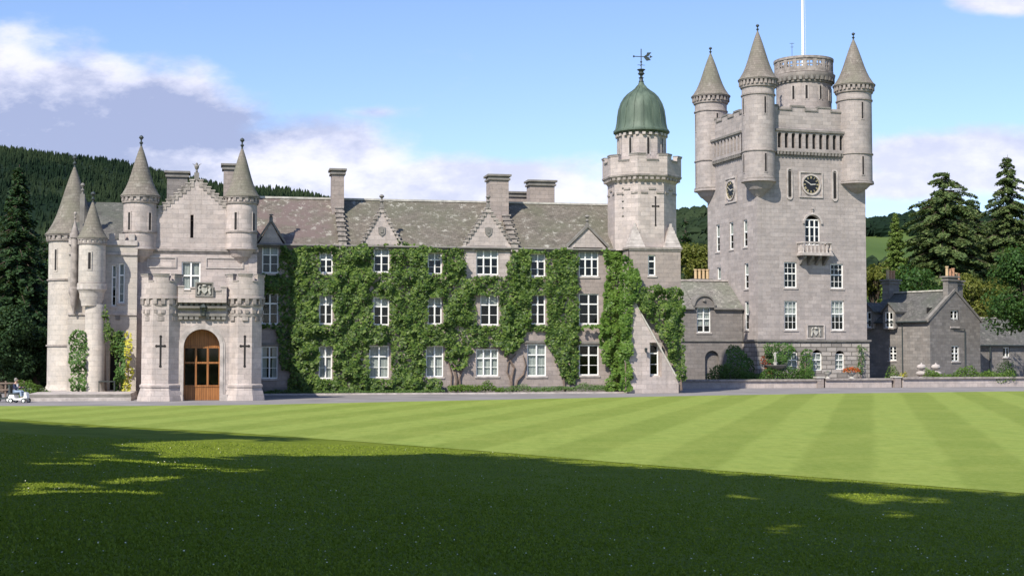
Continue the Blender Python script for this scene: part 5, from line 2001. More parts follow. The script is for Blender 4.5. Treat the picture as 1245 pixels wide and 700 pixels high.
# side dormers
for apx in (1084.5, 1058):
    a_ = hl_(apx)
    w_ = .75
    zt = FH.z(379, apx, x=0.0); zb = FH.z(398, apx, x=0.0)
    mb = MB(ML)
    mb.slab([(a_ - w_, zb - .12), (a_ - .5, zb - .12), (a_ - .5, zt), (a_ - w_, zt)], -.42, -.2); mb.slab([(a_ + .5, zb - .12), (a_ + w_, zb - .12), (a_ + w_, zt), (a_ + .5, zt)], -.42, -.2)
    mb.slab([(a_ - w_, zt), (a_ + w_, zt), (a_, zt + .75)], -.42, -.2)
    mb.box(a_ - w_, a_ - w_ + .05, -.2, 2.2, zb, zt); mb.box(a_ + w_ - .05, a_ + w_, -.2, 2.2, zb, zt)
    dmr = mb.build('dormer', MAT['house'], hs, smooth=False)
    window(hs, a_ - .5, a_ + .5, zb, zt, 2, .5, (1, 2), 0, M=ML, y=-.46, bar=.1, sill=True)
    mb = MB(ML)
    mb.slab([(a_ - w_ - .18, zt - .12), (a_, zt + .78), (a_, zt + .92), (a_ - w_ - .18, zt + .02)], -.55, 2.4)
    mb.slab([(a_, zt + .78), (a_ + w_ + .18, zt - .12), (a_ + w_ + .18, zt + .02), (a_, zt + .92)], -.55, 2.4)
    mb.build('dormer_roof', MAT['roof_grey'], dmr, smooth=False)
# chimneys with pots
zch = gz(334, 1162)
chimney(hs, xm - 1.0, xm + .45, .02, .6, ZH + 1.0, FH.z(336, 1157, .4), 'house', [(xm - .75, .3, .95, 'pot'), (xm - .28, .3, .7, 'pot_red'), (xm + .18, .3, .8, 'pot_red')])
chimney(hs, xm + .75, xm + 1.6, .3, .9, ZH + .9, FH.z(341, 1168, .4), 'house', [(xm + 1.0, .6, .75, 'pot'), (xm + 1.35, .6, .7, 'pot_red')])
pch = FH.loc(1080, 345, x=xm)
chimney(hs, xm - .8, xm + .7, pch.y - .8, pch.y + .1, ZH + 1.0, FH.z(340, 1080, pch.y), 'house', [(xm - .5, pch.y - .35, .95, 'pot'), (xm - .05, pch.y - .35, .9, 'pot_red'), (xm + .4, pch.y - .35, .9, 'pot_red')])

# lean-to outbuilding
FO = Frame(1192, 142, 22)
ot = thing('outbuilding', FO.M, 'low stone outbuilding with dark slate roof at the right edge', 'outbuilding')
OW = FO.x(1262); ZO = FO.z(418, 1200)
oop = [(FO.x(1219), FO.x(1227), FO.z(434, 1222), FO.z(422, 1222))]
mb = MB(); mb.wall(-.5, OW, 0, ZO, oop, depth=.2); mb.box(-.5, OW, 6, 6.1, 0, ZO); mb.build('wall', MAT['house'], ot)
window(ot, *oop[0], 2, 0, (1, 1), .0, bar=.09)
mb = MB(); mb.box(-.4, OW, 1, 1.1, .02, ZO - .1); mb.build('dark_backing', MAT['painted_dark'], ot, smooth=False)
mb = MB(); zo2 = FO.z(387, 1205, 3)
mb.face([(-.6, -.25, ZO - .15), (OW, -.25, ZO - .15), (OW, 3, zo2), (-.6, 3, zo2)]); mb.face([(OW, 6.2, ZO - .15), (-.6, 6.2, ZO - .15), (-.6, 3, zo2), (OW, 3, zo2)])
rf = mb.build('roof', MAT['roof_grey'], ot, smooth=False)
mb = MB(); mb.box(-.6, OW, 2.85, 3.15, zo2 - .03, zo2 + .12); mb.build('ridge_capping', MAT['trim'], rf, smooth=False)
mb = MB(); mb.tube([(-.5, -.33, ZO - .16), (OW, -.33, ZO - .16)], .08, 8); mb.tube([(FO.x(1201), -.2, 0), (FO.x(1201), -.3, ZO - .2)], .07, 8); mb.build('gutter', MAT['iron'], rf)

# ================================================================ CLIMBERS ON THE WALLS
WINPX = [(a - .6, c + .6, ya + .5, yb + 1) for (a, c, rows) in WIN for (ya, yb, li, bl) in rows]
WINPX += [(448, 475, 419, 461), (516, 541, 419, 460), (640, 665, 417, 459)]
DPX = [(787, 799, 309, 337), (788, 802, 416, 458)]


def climber(name, label, fr, y, polys, dens, size, mat_, holes=(), bare=(), depth=.45, seed=1, stems=(), M=None, fuzz=2.2, cat='climbing plant', group=None, zmin=0.05):
    """leaves over a wall: a mask in wall coordinates, relief from noise, woody stems"""
    fm = M if M is not None else fr.M
    pxs = [p[0] for q in polys for p in q]; pys = [p[1] for q in polys for p in q]
    cs = [fr.loc(a, c, y) for a in (min(pxs), max(pxs)) for c in (min(pys), max(pys))]
    x0, x1 = min(c.x for c in cs), max(c.x for c in cs)
    z0, z1 = max(min(c.z for c in cs), zmin), max(c.z for c in cs)
    n = int((x1 - x0) * (z1 - z0) * dens)
    X, Zc = rng.uniform(x0, x1, n), rng.uniform(z0, z1, n)
    A = np.stack([X, np.full(n, y), Zc, np.ones(n)], 1) @ np.array(fm).T
    px, py = project(A[:, :3])
    P3 = np.stack([X, Zc, np.full(n, seed * 3.1)], 1)
    fz = (vnoise(P3 * 1.6) - .5) * fuzz * 3 + (vnoise(P3 * 5) - .5) * fuzz * 2
    fz2 = (vnoise(P3 * 1.6 + 7.7) - .5) * fuzz * 3 + (vnoise(P3 * 5 + 3.3) - .5) * fuzz * 2
    keep = np.zeros(n, bool)
    for q in polys:
        keep |= inpoly(px + fz, py + fz2, q)
    for (a, c, ya, yb) in holes:
        keep &= ~((px > a + fz * .45) & (px < c + fz2 * .45) & (py > ya + fz * .5) & (py < yb + fz2 * .4))
    for q in bare:
        keep &= ~inpoly(px + fz, py + fz2, q)
    hh_ = vnoise(np.stack([X * 1.55, Zc * 1.25, np.full(n, seed * 1.7)], 1))
    keep &= (hh_ > .34) | (rng.random(n) < .5)
    X, Zc, P3 = X[keep], Zc[keep], P3[keep]
    n = len(X)
    # hanging clumps: a cellular relief
    cellx, cellz = X * 1.55, Zc * 1.25
    h = vnoise(np.stack([cellx, cellz, np.full(n, seed * 1.7)], 1))
    h2 = vnoise(np.stack([X * 3.8, Zc * 3.0, np.full(n, seed * 2.9)], 1))
    rel = np.clip(.10 + 1.25 * np.clip(h - .15, 0, 1) ** 1.6 + .4 * (h2 - .3), .03, 1.3) * depth * 1.3
    off = rel * rng.uniform(.55, 1.0, n) ** .5
    eps = .12
    hx = vnoise(np.stack([cellx + eps, cellz, np.full(n, seed * 1.7)], 1)) - h
    hz = vnoise(np.stack([cellx, cellz + eps, np.full(n, seed * 1.7)], 1)) - h
    C = np.stack([X, y - off, Zc], 1)
    Nn = np.stack([-hx * 3.2 * depth * 2, -np.ones(n), .55 - hz * 3.2 * depth * 2], 1)
    S = rng.uniform(.45, 1.4, n) * size
    t = thing(name, fm, label, cat, group)
    leaves('foliage', C, Nn, S, mat_, t, .85, .3, -.12)
    for pts in stems:
        mb = MB()
        pp = [fr.loc(a, c, y) for (a, c, r) in pts]
        mb.tube([(p.x, y - .1 - .03 * math.sin(i * 2.1), max(p.z, .0)) for i, p in enumerate(pp)], [q[2] for q in pts], 7)
        mb.build('stem', MAT['vine'], t)
    return t


left_poly = [(339, 299), (352, 303), (372, 300), (412, 301), (430, 299), (441, 295), (450, 298), (478, 298), (487, 294), (500, 299), (518, 301), (540, 301), (566, 301), (568, 318), (569, 334),
             (580, 335), (611, 334), (618, 318), (622, 300), (631, 302), (644, 303), (645, 360), (641, 385), (638, 415), (626, 425), (600, 422), (574, 424), (569, 440), (556, 452), (548, 445), (538, 432), (536, 455), (534, 474), (352, 476), (350, 452), (341, 450), (338, 400), (318, 398), (316, 394), (319, 350), (319, 330), (336, 335)]
climber('climbing_ivy', 'broad sheet of ivy over the left two thirds of granite range', F, -.02, [left_poly], 165, .225, MAT['ivy'], WINPX,
        bare=[[(562, 296), (622, 296), (616, 336), (565, 336)], [(536, 425), (548, 442), (553, 462), (536, 472)], [(576, 462), (576, 440), (568, 430), (562, 450), (560, 476), (576, 476)]], depth=.62, seed=1,
        stems=([(553, 474, .13), (555, 462, .12), (552, 448, .1), (558, 436, .07)], [(560, 474, .1), (558, 460, .09), (563, 445, .07), (570, 430, .05)], [(548, 474, .06), (549, 455, .05), (545, 440, .04)]))
mid_poly = [(628, 302), (650, 304), (700, 303), (703, 318), (703, 350), (704, 400), (705, 440), (700, 465), (690, 466), (682, 458), (676, 440), (668, 425), (664, 405), (640, 402), (632, 415), (626, 428), (612, 432), (606, 418), (622, 360)]
climber('climbing_ivy', 'ivy column between the last two window columns with bare twisted trunks', F, -.02, [mid_poly], 165, .22, MAT['ivy'], WINPX, depth=.5, seed=5,
        stems=([(622, 474, .12), (621, 460, .11), (625, 447, .09), (619, 436, .08), (612, 428, .05)], [(626, 474, .1), (629, 462, .09), (636, 455, .07), (639, 445, .05), (636, 432, .04)],
               [(621, 462, .07), (616, 452, .06), (618, 440, .05), (627, 430, .04)], [(686, 474, .09), (685, 460, .08), (680, 445, .05)]))
right_poly = [(731, 304), (766, 305), (768, 330), (775, 343), (772, 352), (769, 372), (765, 400), (764, 440), (765, 474), (733, 475), (735, 462), (745, 455), (733, 440), (729, 415), (728, 398), (706, 400), (706, 396), (730, 392), (734, 356), (737, 330)]
climber('climbing_ivy', 'brighter green creeper beside the square base of dome tower', F, -.15, [right_poly], 180, .24, MAT['ivy_bright'], WINPX, depth=.55, seed=9,
        stems=([(748, 474, .1), (749, 455, .09), (746, 430, .06)],))
corner_poly = [(755, 311), (768, 312), (770, 325), (778, 338), (776, 350), (770, 362), (769, 380), (766, 420), (767, 474), (752, 475), (754, 420), (753, 360)]
climber('climbing_ivy', 'narrow creeper strip up the left corner of dome tower base', FD, -.5, [corner_poly], 230, .24, MAT['ivy_bright'], depth=.4, seed=10, stems=([(760, 474, .07), (760, 440, .05)],))
tower_poly = [(764, 340), (780, 347), (790, 349), (799, 345), (806, 350), (818, 350), (828, 354), (831, 380), (830, 420), (833, 448), (836, 462), (826, 466), (818, 446), (803, 412), (788, 385), (774, 366), (764, 362)]
climber('climbing_ivy', 'dark ivy hanging over the right side of the dome tower base', FD, -.45, [tower_poly], 190, .225, MAT['ivy'], DPX, depth=.55, seed=13,
        stems=([(828, 474, .1), (827, 462, .09), (824, 446, .06)],))
climber('climbing_shrub', 'tall green climber at the foot of the small stair turret', FL, -1.3, [[(85, 408), (92, 400), (103, 402), (107, 415), (106, 450), (105, 474), (87, 476), (85, 450)]], 190, .17, MAT['shrub'], depth=.7, seed=17, fuzz=1.2, zmin=.45, stems=([(96, 476, .06), (96, 440, .05)],))
climber('climbing_shrub', 'dark leafy climber arching over the left doorway', FL, -1.1, [[(104, 412), (112, 400), (118, 392), (122, 372), (128, 368), (132, 380), (133, 396), (141, 402), (148, 406), (147, 430), (138, 432), (132, 415), (124, 418), (115, 432), (106, 430)]], 190, .16, MAT['ivy'], depth=.5, seed=19, fuzz=1.4, zmin=.45,
        stems=([(129, 477, .06), (128, 440, .05), (127, 400, .04), (126, 378, .03)],))
climber('climbing_shrub', 'upright green climber right of the left doorway', FL, -1.4, [[(139, 412), (143, 402), (150, 402), (153, 420), (153, 450), (150, 482), (140, 482), (138, 470), (141, 440)]], 190, .17, MAT['shrub'], depth=.6, seed=23, fuzz=1.2, zmin=.45, stems=([(146, 480, .06), (146, 440, .04)],))
climber('flowering_climber', 'yellow variegated climber beside the left porch turret', FL, -1.3, [[(150, 408), (155, 402), (160, 404), (162, 425), (159, 440), (162, 452), (158, 482), (150, 484), (150, 450), (153, 430)]], 190, .15, MAT['yellow'], depth=.5, seed=29, fuzz=1.2, zmin=.45, stems=([(156, 480, .05), (156, 440, .04)],))
# climbers at the tower foot
climber('climbing_shrub', 'leafy climber with pale tips on the right half of link block', FT, .7, [[(882, 428), (886, 419), (897, 421), (905, 432), (914, 440), (920, 462), (904, 464), (900, 448), (890, 440), (880, 462), (876, 464), (878, 445), (884, 436)]], 150, .18, MAT['shrub'], depth=.5, seed=31, fuzz=1.5, stems=([(908, 472, .05), (902, 440, .04)],))
climber('climbing_shrub', 'dark spreading climber under the string course behind fountain', FT, -.35, [[(926, 417), (962, 417), (965, 428), (956, 440), (948, 448), (941, 445), (934, 438), (928, 430)]], 150, .18, MAT['shrub'], depth=.45, seed=37, fuzz=1.5, stems=([(946, 466, .06), (945, 440, .05)],))
climber('red_creeper', 'reddish leaved creeper on rock faced basement left of fountain', FT, -.25, [[(924, 433), (933, 436), (936, 446), (943, 450), (936, 458), (928, 456), (930, 446), (924, 442)]], 110, .15, MAT['red'], depth=.2, seed=41, fuzz=1.5, stems=([(932, 466, .04), (931, 450, .03)],))
climber('climbing_shrub', 'narrow upright climber between two arched basement windows', FT, -.35, [[(971, 428), (978, 424), (984, 428), (986, 445), (987, 464), (972, 464), (970, 445)]], 160, .18, MAT['shrub'], depth=.5, seed=43, fuzz=1.3, stems=([(979, 468, .05), (978, 440, .04)],))
climber('climbing_shrub', 'sparse climber at the right corner of rock faced basement', FT, -.35, [[(1041, 420), (1047, 418), (1054, 424), (1050, 440), (1046, 455), (1040, 452), (1043, 438)]], 130, .16, MAT['shrub'], depth=.4, seed=47, fuzz=1.5, stems=([(1046, 466, .04), (1046, 435, .03)],))


# ================================================================ SHRUBS AND BORDERS
def shrub(name, label, px, py, w, h, Y=None, mat_='shrub', n=900, size=.13, z=0.0, cat='shrub', group=None, dry=.7, cone=0.0):
    p = ground(px, py, z) if Y is None else at_depth(px, 430, Y)
    t = thing(name, Matrix.Translation((p.x, p.y, z)), label, cat, group)
    u = rng.normal(0, 1, (n, 3)); u /= np.linalg.norm(u, axis=1)[:, None]
    u[:, 2] = np.abs(u[:, 2])
    lump = .72 + .5 * vnoise(u * 2.2 + px)
    r = rng.uniform(.55, 1, n) ** .4 * lump
    C = u * r[:, None] * np.array([w / 2, w / 2 * dry, h])
    if cone:
        C[:, :2] *= (1 - cone * C[:, 2:3] / h)
    C[:, 2] += .02
    leaves('foliage', C, u + np.array([0, 0, .5]), rng.uniform(.7, 1.3, n) * size, MAT[mat_], t, .7, .5)
    mb = MB()
    for k in range(5):
        a = k * 1.3
        mb.tube([(0, 0, 0), (math.cos(a) * w * .12, math.sin(a) * w * .1, h * .4), (math.cos(a) * w * .25, math.sin(a) * w * .2, h * .7)], [.03, .02, .01], 5)
    mb.build('stem', MAT['bark'], t)
    return t


shrub('clipped_bush', 'light green rounded bush left of the round tower', 35, 477, 2.3, 1.25, Y=95.5, mat_='ivy_bright', n=2200, size=.11)
shrub('bush', 'small grey green bush at the foot of round tower', 54, 477, 1.3, .6, Y=96, mat_='border', n=600, z=.0)
shrub('bush', 'sunlit bush behind low wall right of the tower', 1085, 464, 1.5, 1.5, Y=131, mat_='ivy_bright', n=700, z=.3)
shrub('bush', 'dark leafy bush in front of the right outbuilding', 1223, 464, 2.4, 2.2, Y=136, mat_='leaf_green', n=1400, z=.2)
shrub('bush', 'spiky yellow green plant beside the ball ornaments', 1098, 464, .9, 1.0, Y=130.5, mat_='yellow', n=220, z=.3, size=.16)


def border(name, label, pts, width, hgt, dens, mat_, size=.12, z=0.0):
    """bedding plants along a line, too many to count"""
    C, Nn = [], []
    pts = [Vector(p) for p in pts]
    for a, c in zip(pts[:-1], pts[1:]):
        L = (c - a).length
        n = int(L * width * dens)
        t = rng.random(n); s_ = rng.uniform(-.5, .5, n)
        d = (c - a).normalized(); q = Vector((-d.y, d.x, 0))
        P = np.stack([a.x + (c.x - a.x) * t + q.x * s_ * width, a.y + (c.y - a.y) * t + q.y * s_ * width], 1)
        hh = hgt * (.35 + 1.1 * vnoise(np.stack([P[:, 0] * 1.1, P[:, 1] * 1.1, np.full(n, 4.4)], 1))) * (1 - (np.abs(s_) * 1.6) ** 3 * .7)
        zz = z + hh * rng.uniform(.2, 1, n) ** .6
        C.append(np.column_stack([P, zz]))
    C = np.concatenate(C)
    Nn = rng.normal(0, .5, C.shape) + np.array([-.2, -.5, .7])
    o = leaves(name, C, Nn, rng.uniform(.6, 1.4, len(C)) * size, MAT[mat_], None, .45, .5)
    return tag(o, label, 'border', kind='stuff')


wl_ = lambda px, y: tuple((F.M @ Vector((F.x(px, y), y, 0))).to_3d())
border('border_plants', 'low green border plants along the foot of ivy range', [wl_(322, -.9), wl_(540, -.9)], 1.0, .35, 260, 'border')
border('border_plants', 'taller bright border plants below the middle windows', [wl_(545, -1.0), wl_(612, -1.0)], 1.3, .85, 320, 'ivy_bright', .15)
border('border_plants', 'low green border plants along the foot of ivy range', [wl_(604, -1.0), wl_(736, -1.0)], 1.2, .62, 280, 'border')
mb = MB(F.M)
xa_, xb_ = F.x(320), F.x(762)
mb.box(xa_, xb_, -1.75, -.1, 0.0, .05)
struct(mb.build('flower_bed', MAT['earth'], smooth=False))
mb = MB(F.M)
mb.box(xa_, xb_, -1.9, -1.755, 0.0, .12)
o = mb.build('kerb', MAT['trim'], smooth=False); struct(o)

# ================================================================ TERRACE WALL AND ORNAMENTS


def wall_run(label, pA, pB, h, th=.45, cap=.16):
    a, c = Vector(pA), Vector(pB)
    ang = math.atan2(c.y - a.y, c.x - a.x)
    L = (c - a).length
    t = thing('terrace_wall', Matrix.Translation((a.x, a.y, 0)) @ Matrix.Rotation(ang, 4, 'Z'), label, 'wall')
    mb = MB(); mb.box(0, L, 0, th, 0, h - cap - .001); mb.build('wall_body', MAT['stone'], t, smooth=False)
    mb = MB(); mb.box(-.04, L + .04, -.17, th + .06, h - cap, h); mb.build('coping', MAT['trim_mid'], t, smooth=False)
    return t


pA, pB, pC, pD = ground(828, 472.3), ground(997, 471.5), ground(1091, 471), ground(1300, 469.5)
wall_run('low pale retaining wall between dome tower and clock tower', pA, pB, .78)
w2 = wall_run('low rough wall section in front of clock tower basement', pB + Vector((.5, .1, 0)), pC - Vector((.5, 0, 0)), .84)
wall_run('low garden wall in front of the grey service house', pC + Vector((.5, 0, 0)), pD, .92)


def pier(p, h, label, ball=False):
    t = thing('stone_pier', Matrix.Translation(p) @ Matrix.Rotation(R(13), 4, 'Z'), label, 'pier')
    mb = MB(); mb.box(-.3, .3, -.15, .5, 0, h - .12); mb.build('shaft', MAT['pink'], t, smooth=False)
    mb = MB(); mb.box(-.38, .38, -.23, .58, h - .118, h); mb.build('cap', MAT['coping'], t, smooth=False)
    return t


pier(pB, 1.0, 'square stone pier ending the low wall below the clock tower')
pier(pC, 1.0, 'square stone pier where the garden wall of the service house starts')


def ornament(px, label):
    b = at_depth(px, 430, 129.2)
    t = thing('ball_ornament', Matrix.Translation((b.x, b.y, .85)), label, 'ornament', 'carved stone ornaments on the garden wall')
    mb = MB(); mb.lathe([(.42, -.85), (.42, -.2), (.5, -.18), (.5, 0), (.3, .02), (.25, .1)], 0, 0, 20); mb.build('pedestal', MAT['trim'], t)
    mb = MB(); mb.lathe([(.2, .1), (.5, .28), (.52, .4), (.4, .52), (.16, .6), (.14, .68)], 0, 0, 20); mb.build('lower_tier', MAT['trim'], t)
    mb = MB(); mb.lathe([(.14, .68), (.34, .78), (.42, .92), (.4, 1.05), (.3, 1.15), (.08, 1.22), (.06, 1.3), (.01, 1.34)], 0, 0, 20); mb.build('ball', MAT['trim'], t)


ornament(1120, 'left of the two tiered stone ball ornaments on the wall')
ornament(1137.5, 'right of the two tiered stone ball ornaments on the wall')
# urns
for px, fl_, lab in ((1035, 1, 'stone urn filled with orange red flowers before the basement'), (1006, 0, 'small pale stone urn on the wall below arched windows')):
    b = at_depth(px, 430, 127.0)
    t = thing('urn', Matrix.Translation((b.x, b.y, .84)), lab, 'urn')
    k = 1.0 if fl_ else .8
    mb = MB(); mb.lathe([(.3 * k, -.84), (.3 * k, 0), (.22 * k, .02), (.12 * k, .1), (.14 * k, .18), (.36 * k, .36), (.42 * k, .52), (.48 * k, .56), (.4 * k, .58), (.34 * k, .5)], 0, 0, 20); mb.build('vase', MAT['coping'], t)
    n = 420 if fl_ else 60
    u = rng.normal(0, 1, (n, 3)); u /= np.linalg.norm(u, axis=1)[:, None]; u[:, 2] = np.abs(u[:, 2])
    sc = np.array([.85, .6, .5]) if fl_ else np.array([.25, .25, .2])
    leaves('flowers' if fl_ else 'plant', u * sc * rng.uniform(.6, 1, (n, 1)) + np.array([0, 0, .5 * k + .02]), u, np.full(n, .14), MAT['flower_red' if fl_ else 'border'], t)
# fountain
b = at_depth(942.5, 430, 125.7)
ft = thing('fountain', Matrix.Translation((b.x, b.y, 0)) @ Matrix.Rotation(R(10), 4, 'Z'), 'stone fountain with a wide bowl and a small standing figure', 'fountain')
mb = MB(); mb.lathe([(.7, 0), (.7, .5), (.5, .55), (.45, .75), (.3, .85), (.22, 1.1), (.28, 1.35), (.2, 1.5)], 0, 0, 24); mb.build('pedestal', MAT['trim'], ft)
mb = MB(); mb.lathe([(.2, 1.5), (.5, 1.6), (.85, 1.8), (1.0, 1.98), (1.03, 2.02), (.95, 2.03), (.75, 1.9), (.2, 1.8)], 0, 0, 32, cap=False); mb.build('bowl', MAT['trim_dark'], ft)
mb = MB(); mb.lathe([(.25, 1.8), (.18, 1.9), (.14, 2.1), (.2, 2.2), (.2, 2.26), (.05, 2.28)], 0, 0, 16); mb.build('plinth', MAT['coping'], ft)


def skin_fig(name, verts, edges, radii, mat_, parent, sub=2, root=0):
    me = bpy.data.meshes.new(name)
    me.from_pydata(verts, edges, [])
    me.materials.append(mat_)
    o = bpy.data.objects.new(name, me)
    COL.objects.link(o)
    o.parent = parent
    md = o.modifiers.new('skin', 'SKIN')
    md.use_smooth_shade = True
    for i, r in enumerate(radii):
        sv = me.skin_vertices[0].data[i]
        r = r if isinstance(r, tuple) else (r, r)
        sv.radius = r
        sv.use_root = (i == root)
    s_ = o.modifiers.new('sub', 'SUBSURF'); s_.levels = s_.render_levels = sub
    return o


k = .55
V = [(0, 0, .95), (0, .02, 1.2), (0, .02, 1.42), (0, 0, 1.52), (0, -.02, 1.66), (-.1, 0, .88), (-.12, -.05, .5), (-.1, 0, .05), (.1, 0, .88), (.12, 0, .5), (.14, 0, .05),
     (-.2, 0, 1.4), (-.32, .0, 1.15), (-.2, -.14, 1.0), (.2, 0, 1.4), (.34, -.05, 1.5), (.3, -.1, 1.75)]
E = [(0, 1), (1, 2), (2, 3), (3, 4), (0, 5), (5, 6), (6, 7), (0, 8), (8, 9), (9, 10), (2, 11), (11, 12), (12, 13), (2, 14), (14, 15), (15, 16)]
RD = [.15, .13, .14, .06, .11, .1, .07, .06, .1, .07, .06, .06, .05, .04, .06, .05, .04]
fo = skin_fig('stone_figure', [(a * k, c * k, 2.26 + d * k) for a, c, d in V], E, [r * k for r in RD], MAT['coping'], ft, 1)
# bedding along the terrace
d_ = (pB - pA).normalized()
nrm = Vector((-d_.y, d_.x, 0))
border('bedding_plants', 'green bedding plants behind the low pale wall', [pA + nrm * 1.6 + d_ * 3, pB + nrm * 1.6], 1.5, 1.8, 480, 'shrub', .16)
border('bedding_plants', 'green plants behind garden wall before the grey house', [pC + nrm * 1.5 + d_ * 3.5, pC + nrm * 1.3 + d_ * 12], 1.2, 1.6, 480, 'ivy_bright', .15)

# ================================================================ SMALL THINGS AT THE LEFT
b = FL.M @ Vector((FL.x(131, -1.8), -1.8, .44))
tb = thing('garden_table', Matrix.Translation(b) @ Matrix.Rotation(R(11), 4, 'Z'), 'small dark garden table on the terrace under the climber', 'table')
mb = MB(); mb.box(-.55, .55, -.35, .35, .66, .72); mb.build('tabletop', MAT['iron'], tb, smooth=False)
for sx in (-1, 1):
    for sy in (-1, 1):
        mb = MB(); mb.box(sx * .5 - .03, sx * .5 + .03, sy * .3 - .03, sy * .3 + .03, 0, .659); mb.build('leg', MAT['iron'], tb, smooth=False)
# post and rail fence
fa, fb = ground(-60, 476), ground(22, 476)
fa = at_depth(-60, 430, 97); fb = at_depth(30, 430, 97)
fn = thing('rail_fence', Matrix.Translation((fa.x, fa.y, 0)), 'low wooden rail fence at the far left edge', 'fence')
L = fb.x - fa.x
for k in range(5):
    mb = MB(); x_ = L * k / 4; mb.box(x_ - .05, x_ + .05, -.05, .05, 0, 1.15); mb.build('post', MAT['vine'], fn, smooth=False)
for zz in (.55, 1.0):
    mb = MB(); mb.box(0, L, -.1, -.052, zz - .05, zz + .05); mb.build('rail', MAT['vine'], fn, smooth=False)


# mobility scooters and their rider
def scooter(px, py, rot, body, label):
    p = ground(px, py)
    t = thing('mobility_scooter', Matrix.Translation(p) @ Matrix.Rotation(rot, 4, 'Z'), label, 'mobility scooter')
    mb = MB(); mb.slab([(-.5, .18), (.45, .18), (.55, .3), (.5, .36), (.1, .28), (-.15, .28), (-.2, .5), (-.5, .5), (-.58, .35)], -.26, .26); mb.build('body_shell', body, t, smooth=False)
    mb = MB(); mb.slab([(.4, .3), (.62, .3), (.56, .62), (.44, .66)], -.16, .16); mb.build('front_cowl', body, t, smooth=False)
    mb = MB(); mb.tube([(.52, 0, .5), (.42, 0, .85), (.36, 0, .98)], .028, 6); mb.tube([(.36, -.26, 1.0), (.36, .26, 1.0)], .02, 6); mb.build('tiller', MAT['iron'], t)
    mb = MB(); mb.slab([(-.5, .52), (-.02, .52), (0, .6), (-.5, .6)], -.24, .24); st2 = mb.build('seat', MAT['iron'], t, smooth=False)
    mb = MB(); mb.slab([(-.55, .6), (-.45, .6), (-.52, 1.1), (-.62, 1.1)], -.22, .22); mb.build('backrest', MAT['iron'], t, smooth=False)
    for sx in (-.38, .48):
        for sy in (-.29, .29):
            M_ = Matrix.Translation((sx, sy, .15)) @ Matrix.Rotation(math.pi / 2, 4, 'X')
            mb = MB(M_); mb.lathe([(.09, -.045), (.14, -.045), (.15, -.02), (.15, .02), (.14, .045), (.09, .045)], 0, 0, 18, cap=False)
            w_ = mb.build('wheel', MAT['iron'], t)
            mb = MB(M_); mb.lathe([(.02, -.03), (.092, -.03), (.092, .03), (.02, .03)], 0, 0, 14, cap=True); mb.build('rim', MAT['white'], w_)
    return t


scooter(23, 489.5, R(-12), MAT['white'], 'white mobility scooter with a rider on the drive')
scooter(3, 488.5, R(-5), MAT['iron'], 'dark empty mobility scooter cut by the left photo edge')
p = ground(21, 489.5)
pr = thing('person', Matrix.Translation(p) @ Matrix.Rotation(R(-102), 4, 'Z'), 'person in navy jacket and pale jeans riding the white scooter', 'person')
MAT['skin'] = plain('skin', (.50, .31, .23), .6, .05, 5.0)
MAT['navy'] = plain('navy jacket', (.022, .03, .07), .85, .2, 8.0)
MAT['jeans'] = plain('pale jeans', (.25, .32, .42), .85, .15, 8.0)
MAT['shirt'] = plain('pale shirt', (.68, .68, .66), .85, .08, 8.0)
MAT['hair'] = plain('greying hair', (.22, .20, .18), .8, .3, 20.0)
# local +y is forward for the figure
V = [(0, -.12, .70), (0, -.14, .92), (0, -.13, 1.14), (0, -.11, 1.24), (0, -.09, 1.36),
     (-.1, -.08, .68), (-.13, .30, .70), (-.13, .34, .36), (-.13, .44, .31),
     (.1, -.08, .68), (.13, .30, .70), (.13, .34, .36), (.13, .44, .31),
     (-.19, -.12, 1.13), (-.25, -.02, .90), (-.22, .24, .96), (-.21, .34, 1.0),
     (.19, -.12, 1.13), (.25, -.02, .90), (.22, .24, .96), (.21, .34, 1.0), (0, -.075, 1.47)]
E = [(0, 1), (1, 2), (2, 3), (3, 4), (4, 21), (0, 5), (5, 6), (6, 7), (7, 8), (0, 9), (9, 10), (10, 11), (11, 12), (2, 13), (13, 14), (14, 15), (15, 16), (2, 17), (17, 18), (18, 19), (19, 20)]
RD = [.13, .12, .13, .055, .095, .09, .06, .05, .04, .09, .06, .05, .04, .06, .045, .035, .03, .06, .045, .035, .03, .075]
body = skin_fig('body', V, E, RD, MAT['skin'], pr)
skin_fig('jacket', [V[i] for i in (1, 2, 13, 14, 15, 17, 18, 19)] + [(0, -.12, .78)], [(8, 0), (0, 1), (1, 2), (2, 3), (3, 4), (1, 5), (5, 6), (6, 7)], [.15, .155, .08, .062, .05, .08, .062, .05, .145], MAT['navy'], pr)
skin_fig('trousers', [V[i] for i in (0, 5, 6, 7, 9, 10, 11)], [(0, 1), (1, 2), (2, 3), (0, 4), (4, 5), (5, 6)], [.15, .11, .08, .065, .11, .08, .065], MAT['jeans'], pr)
mb = MB(); mb.slab([(-.06, .82), (.06, .82), (.075, 1.16), (-.075, 1.16)], -.02, .035); o = mb.build('shirt', MAT['shirt'], pr)
mb = MB(); mb.lathe([(.02, 1.54), (.07, 1.52), (.1, 1.45), (.105, 1.38), (.09, 1.33)][::-1], 0, -.12, 16); mb.build('hair', MAT['hair'], pr)
mb = MB(); mb.tube([(0, .0, 1.42), (0, .035, 1.38)], [.012, .018], 6); mb.build('nose', MAT['skin'], pr)
for sx in (-1, 1):
    mb = MB(); mb.tube([(sx * .13, .36, .33), (sx * .13, .50, .31)], [.055, .045], 8); mb.build('shoe', MAT['iron'], pr)


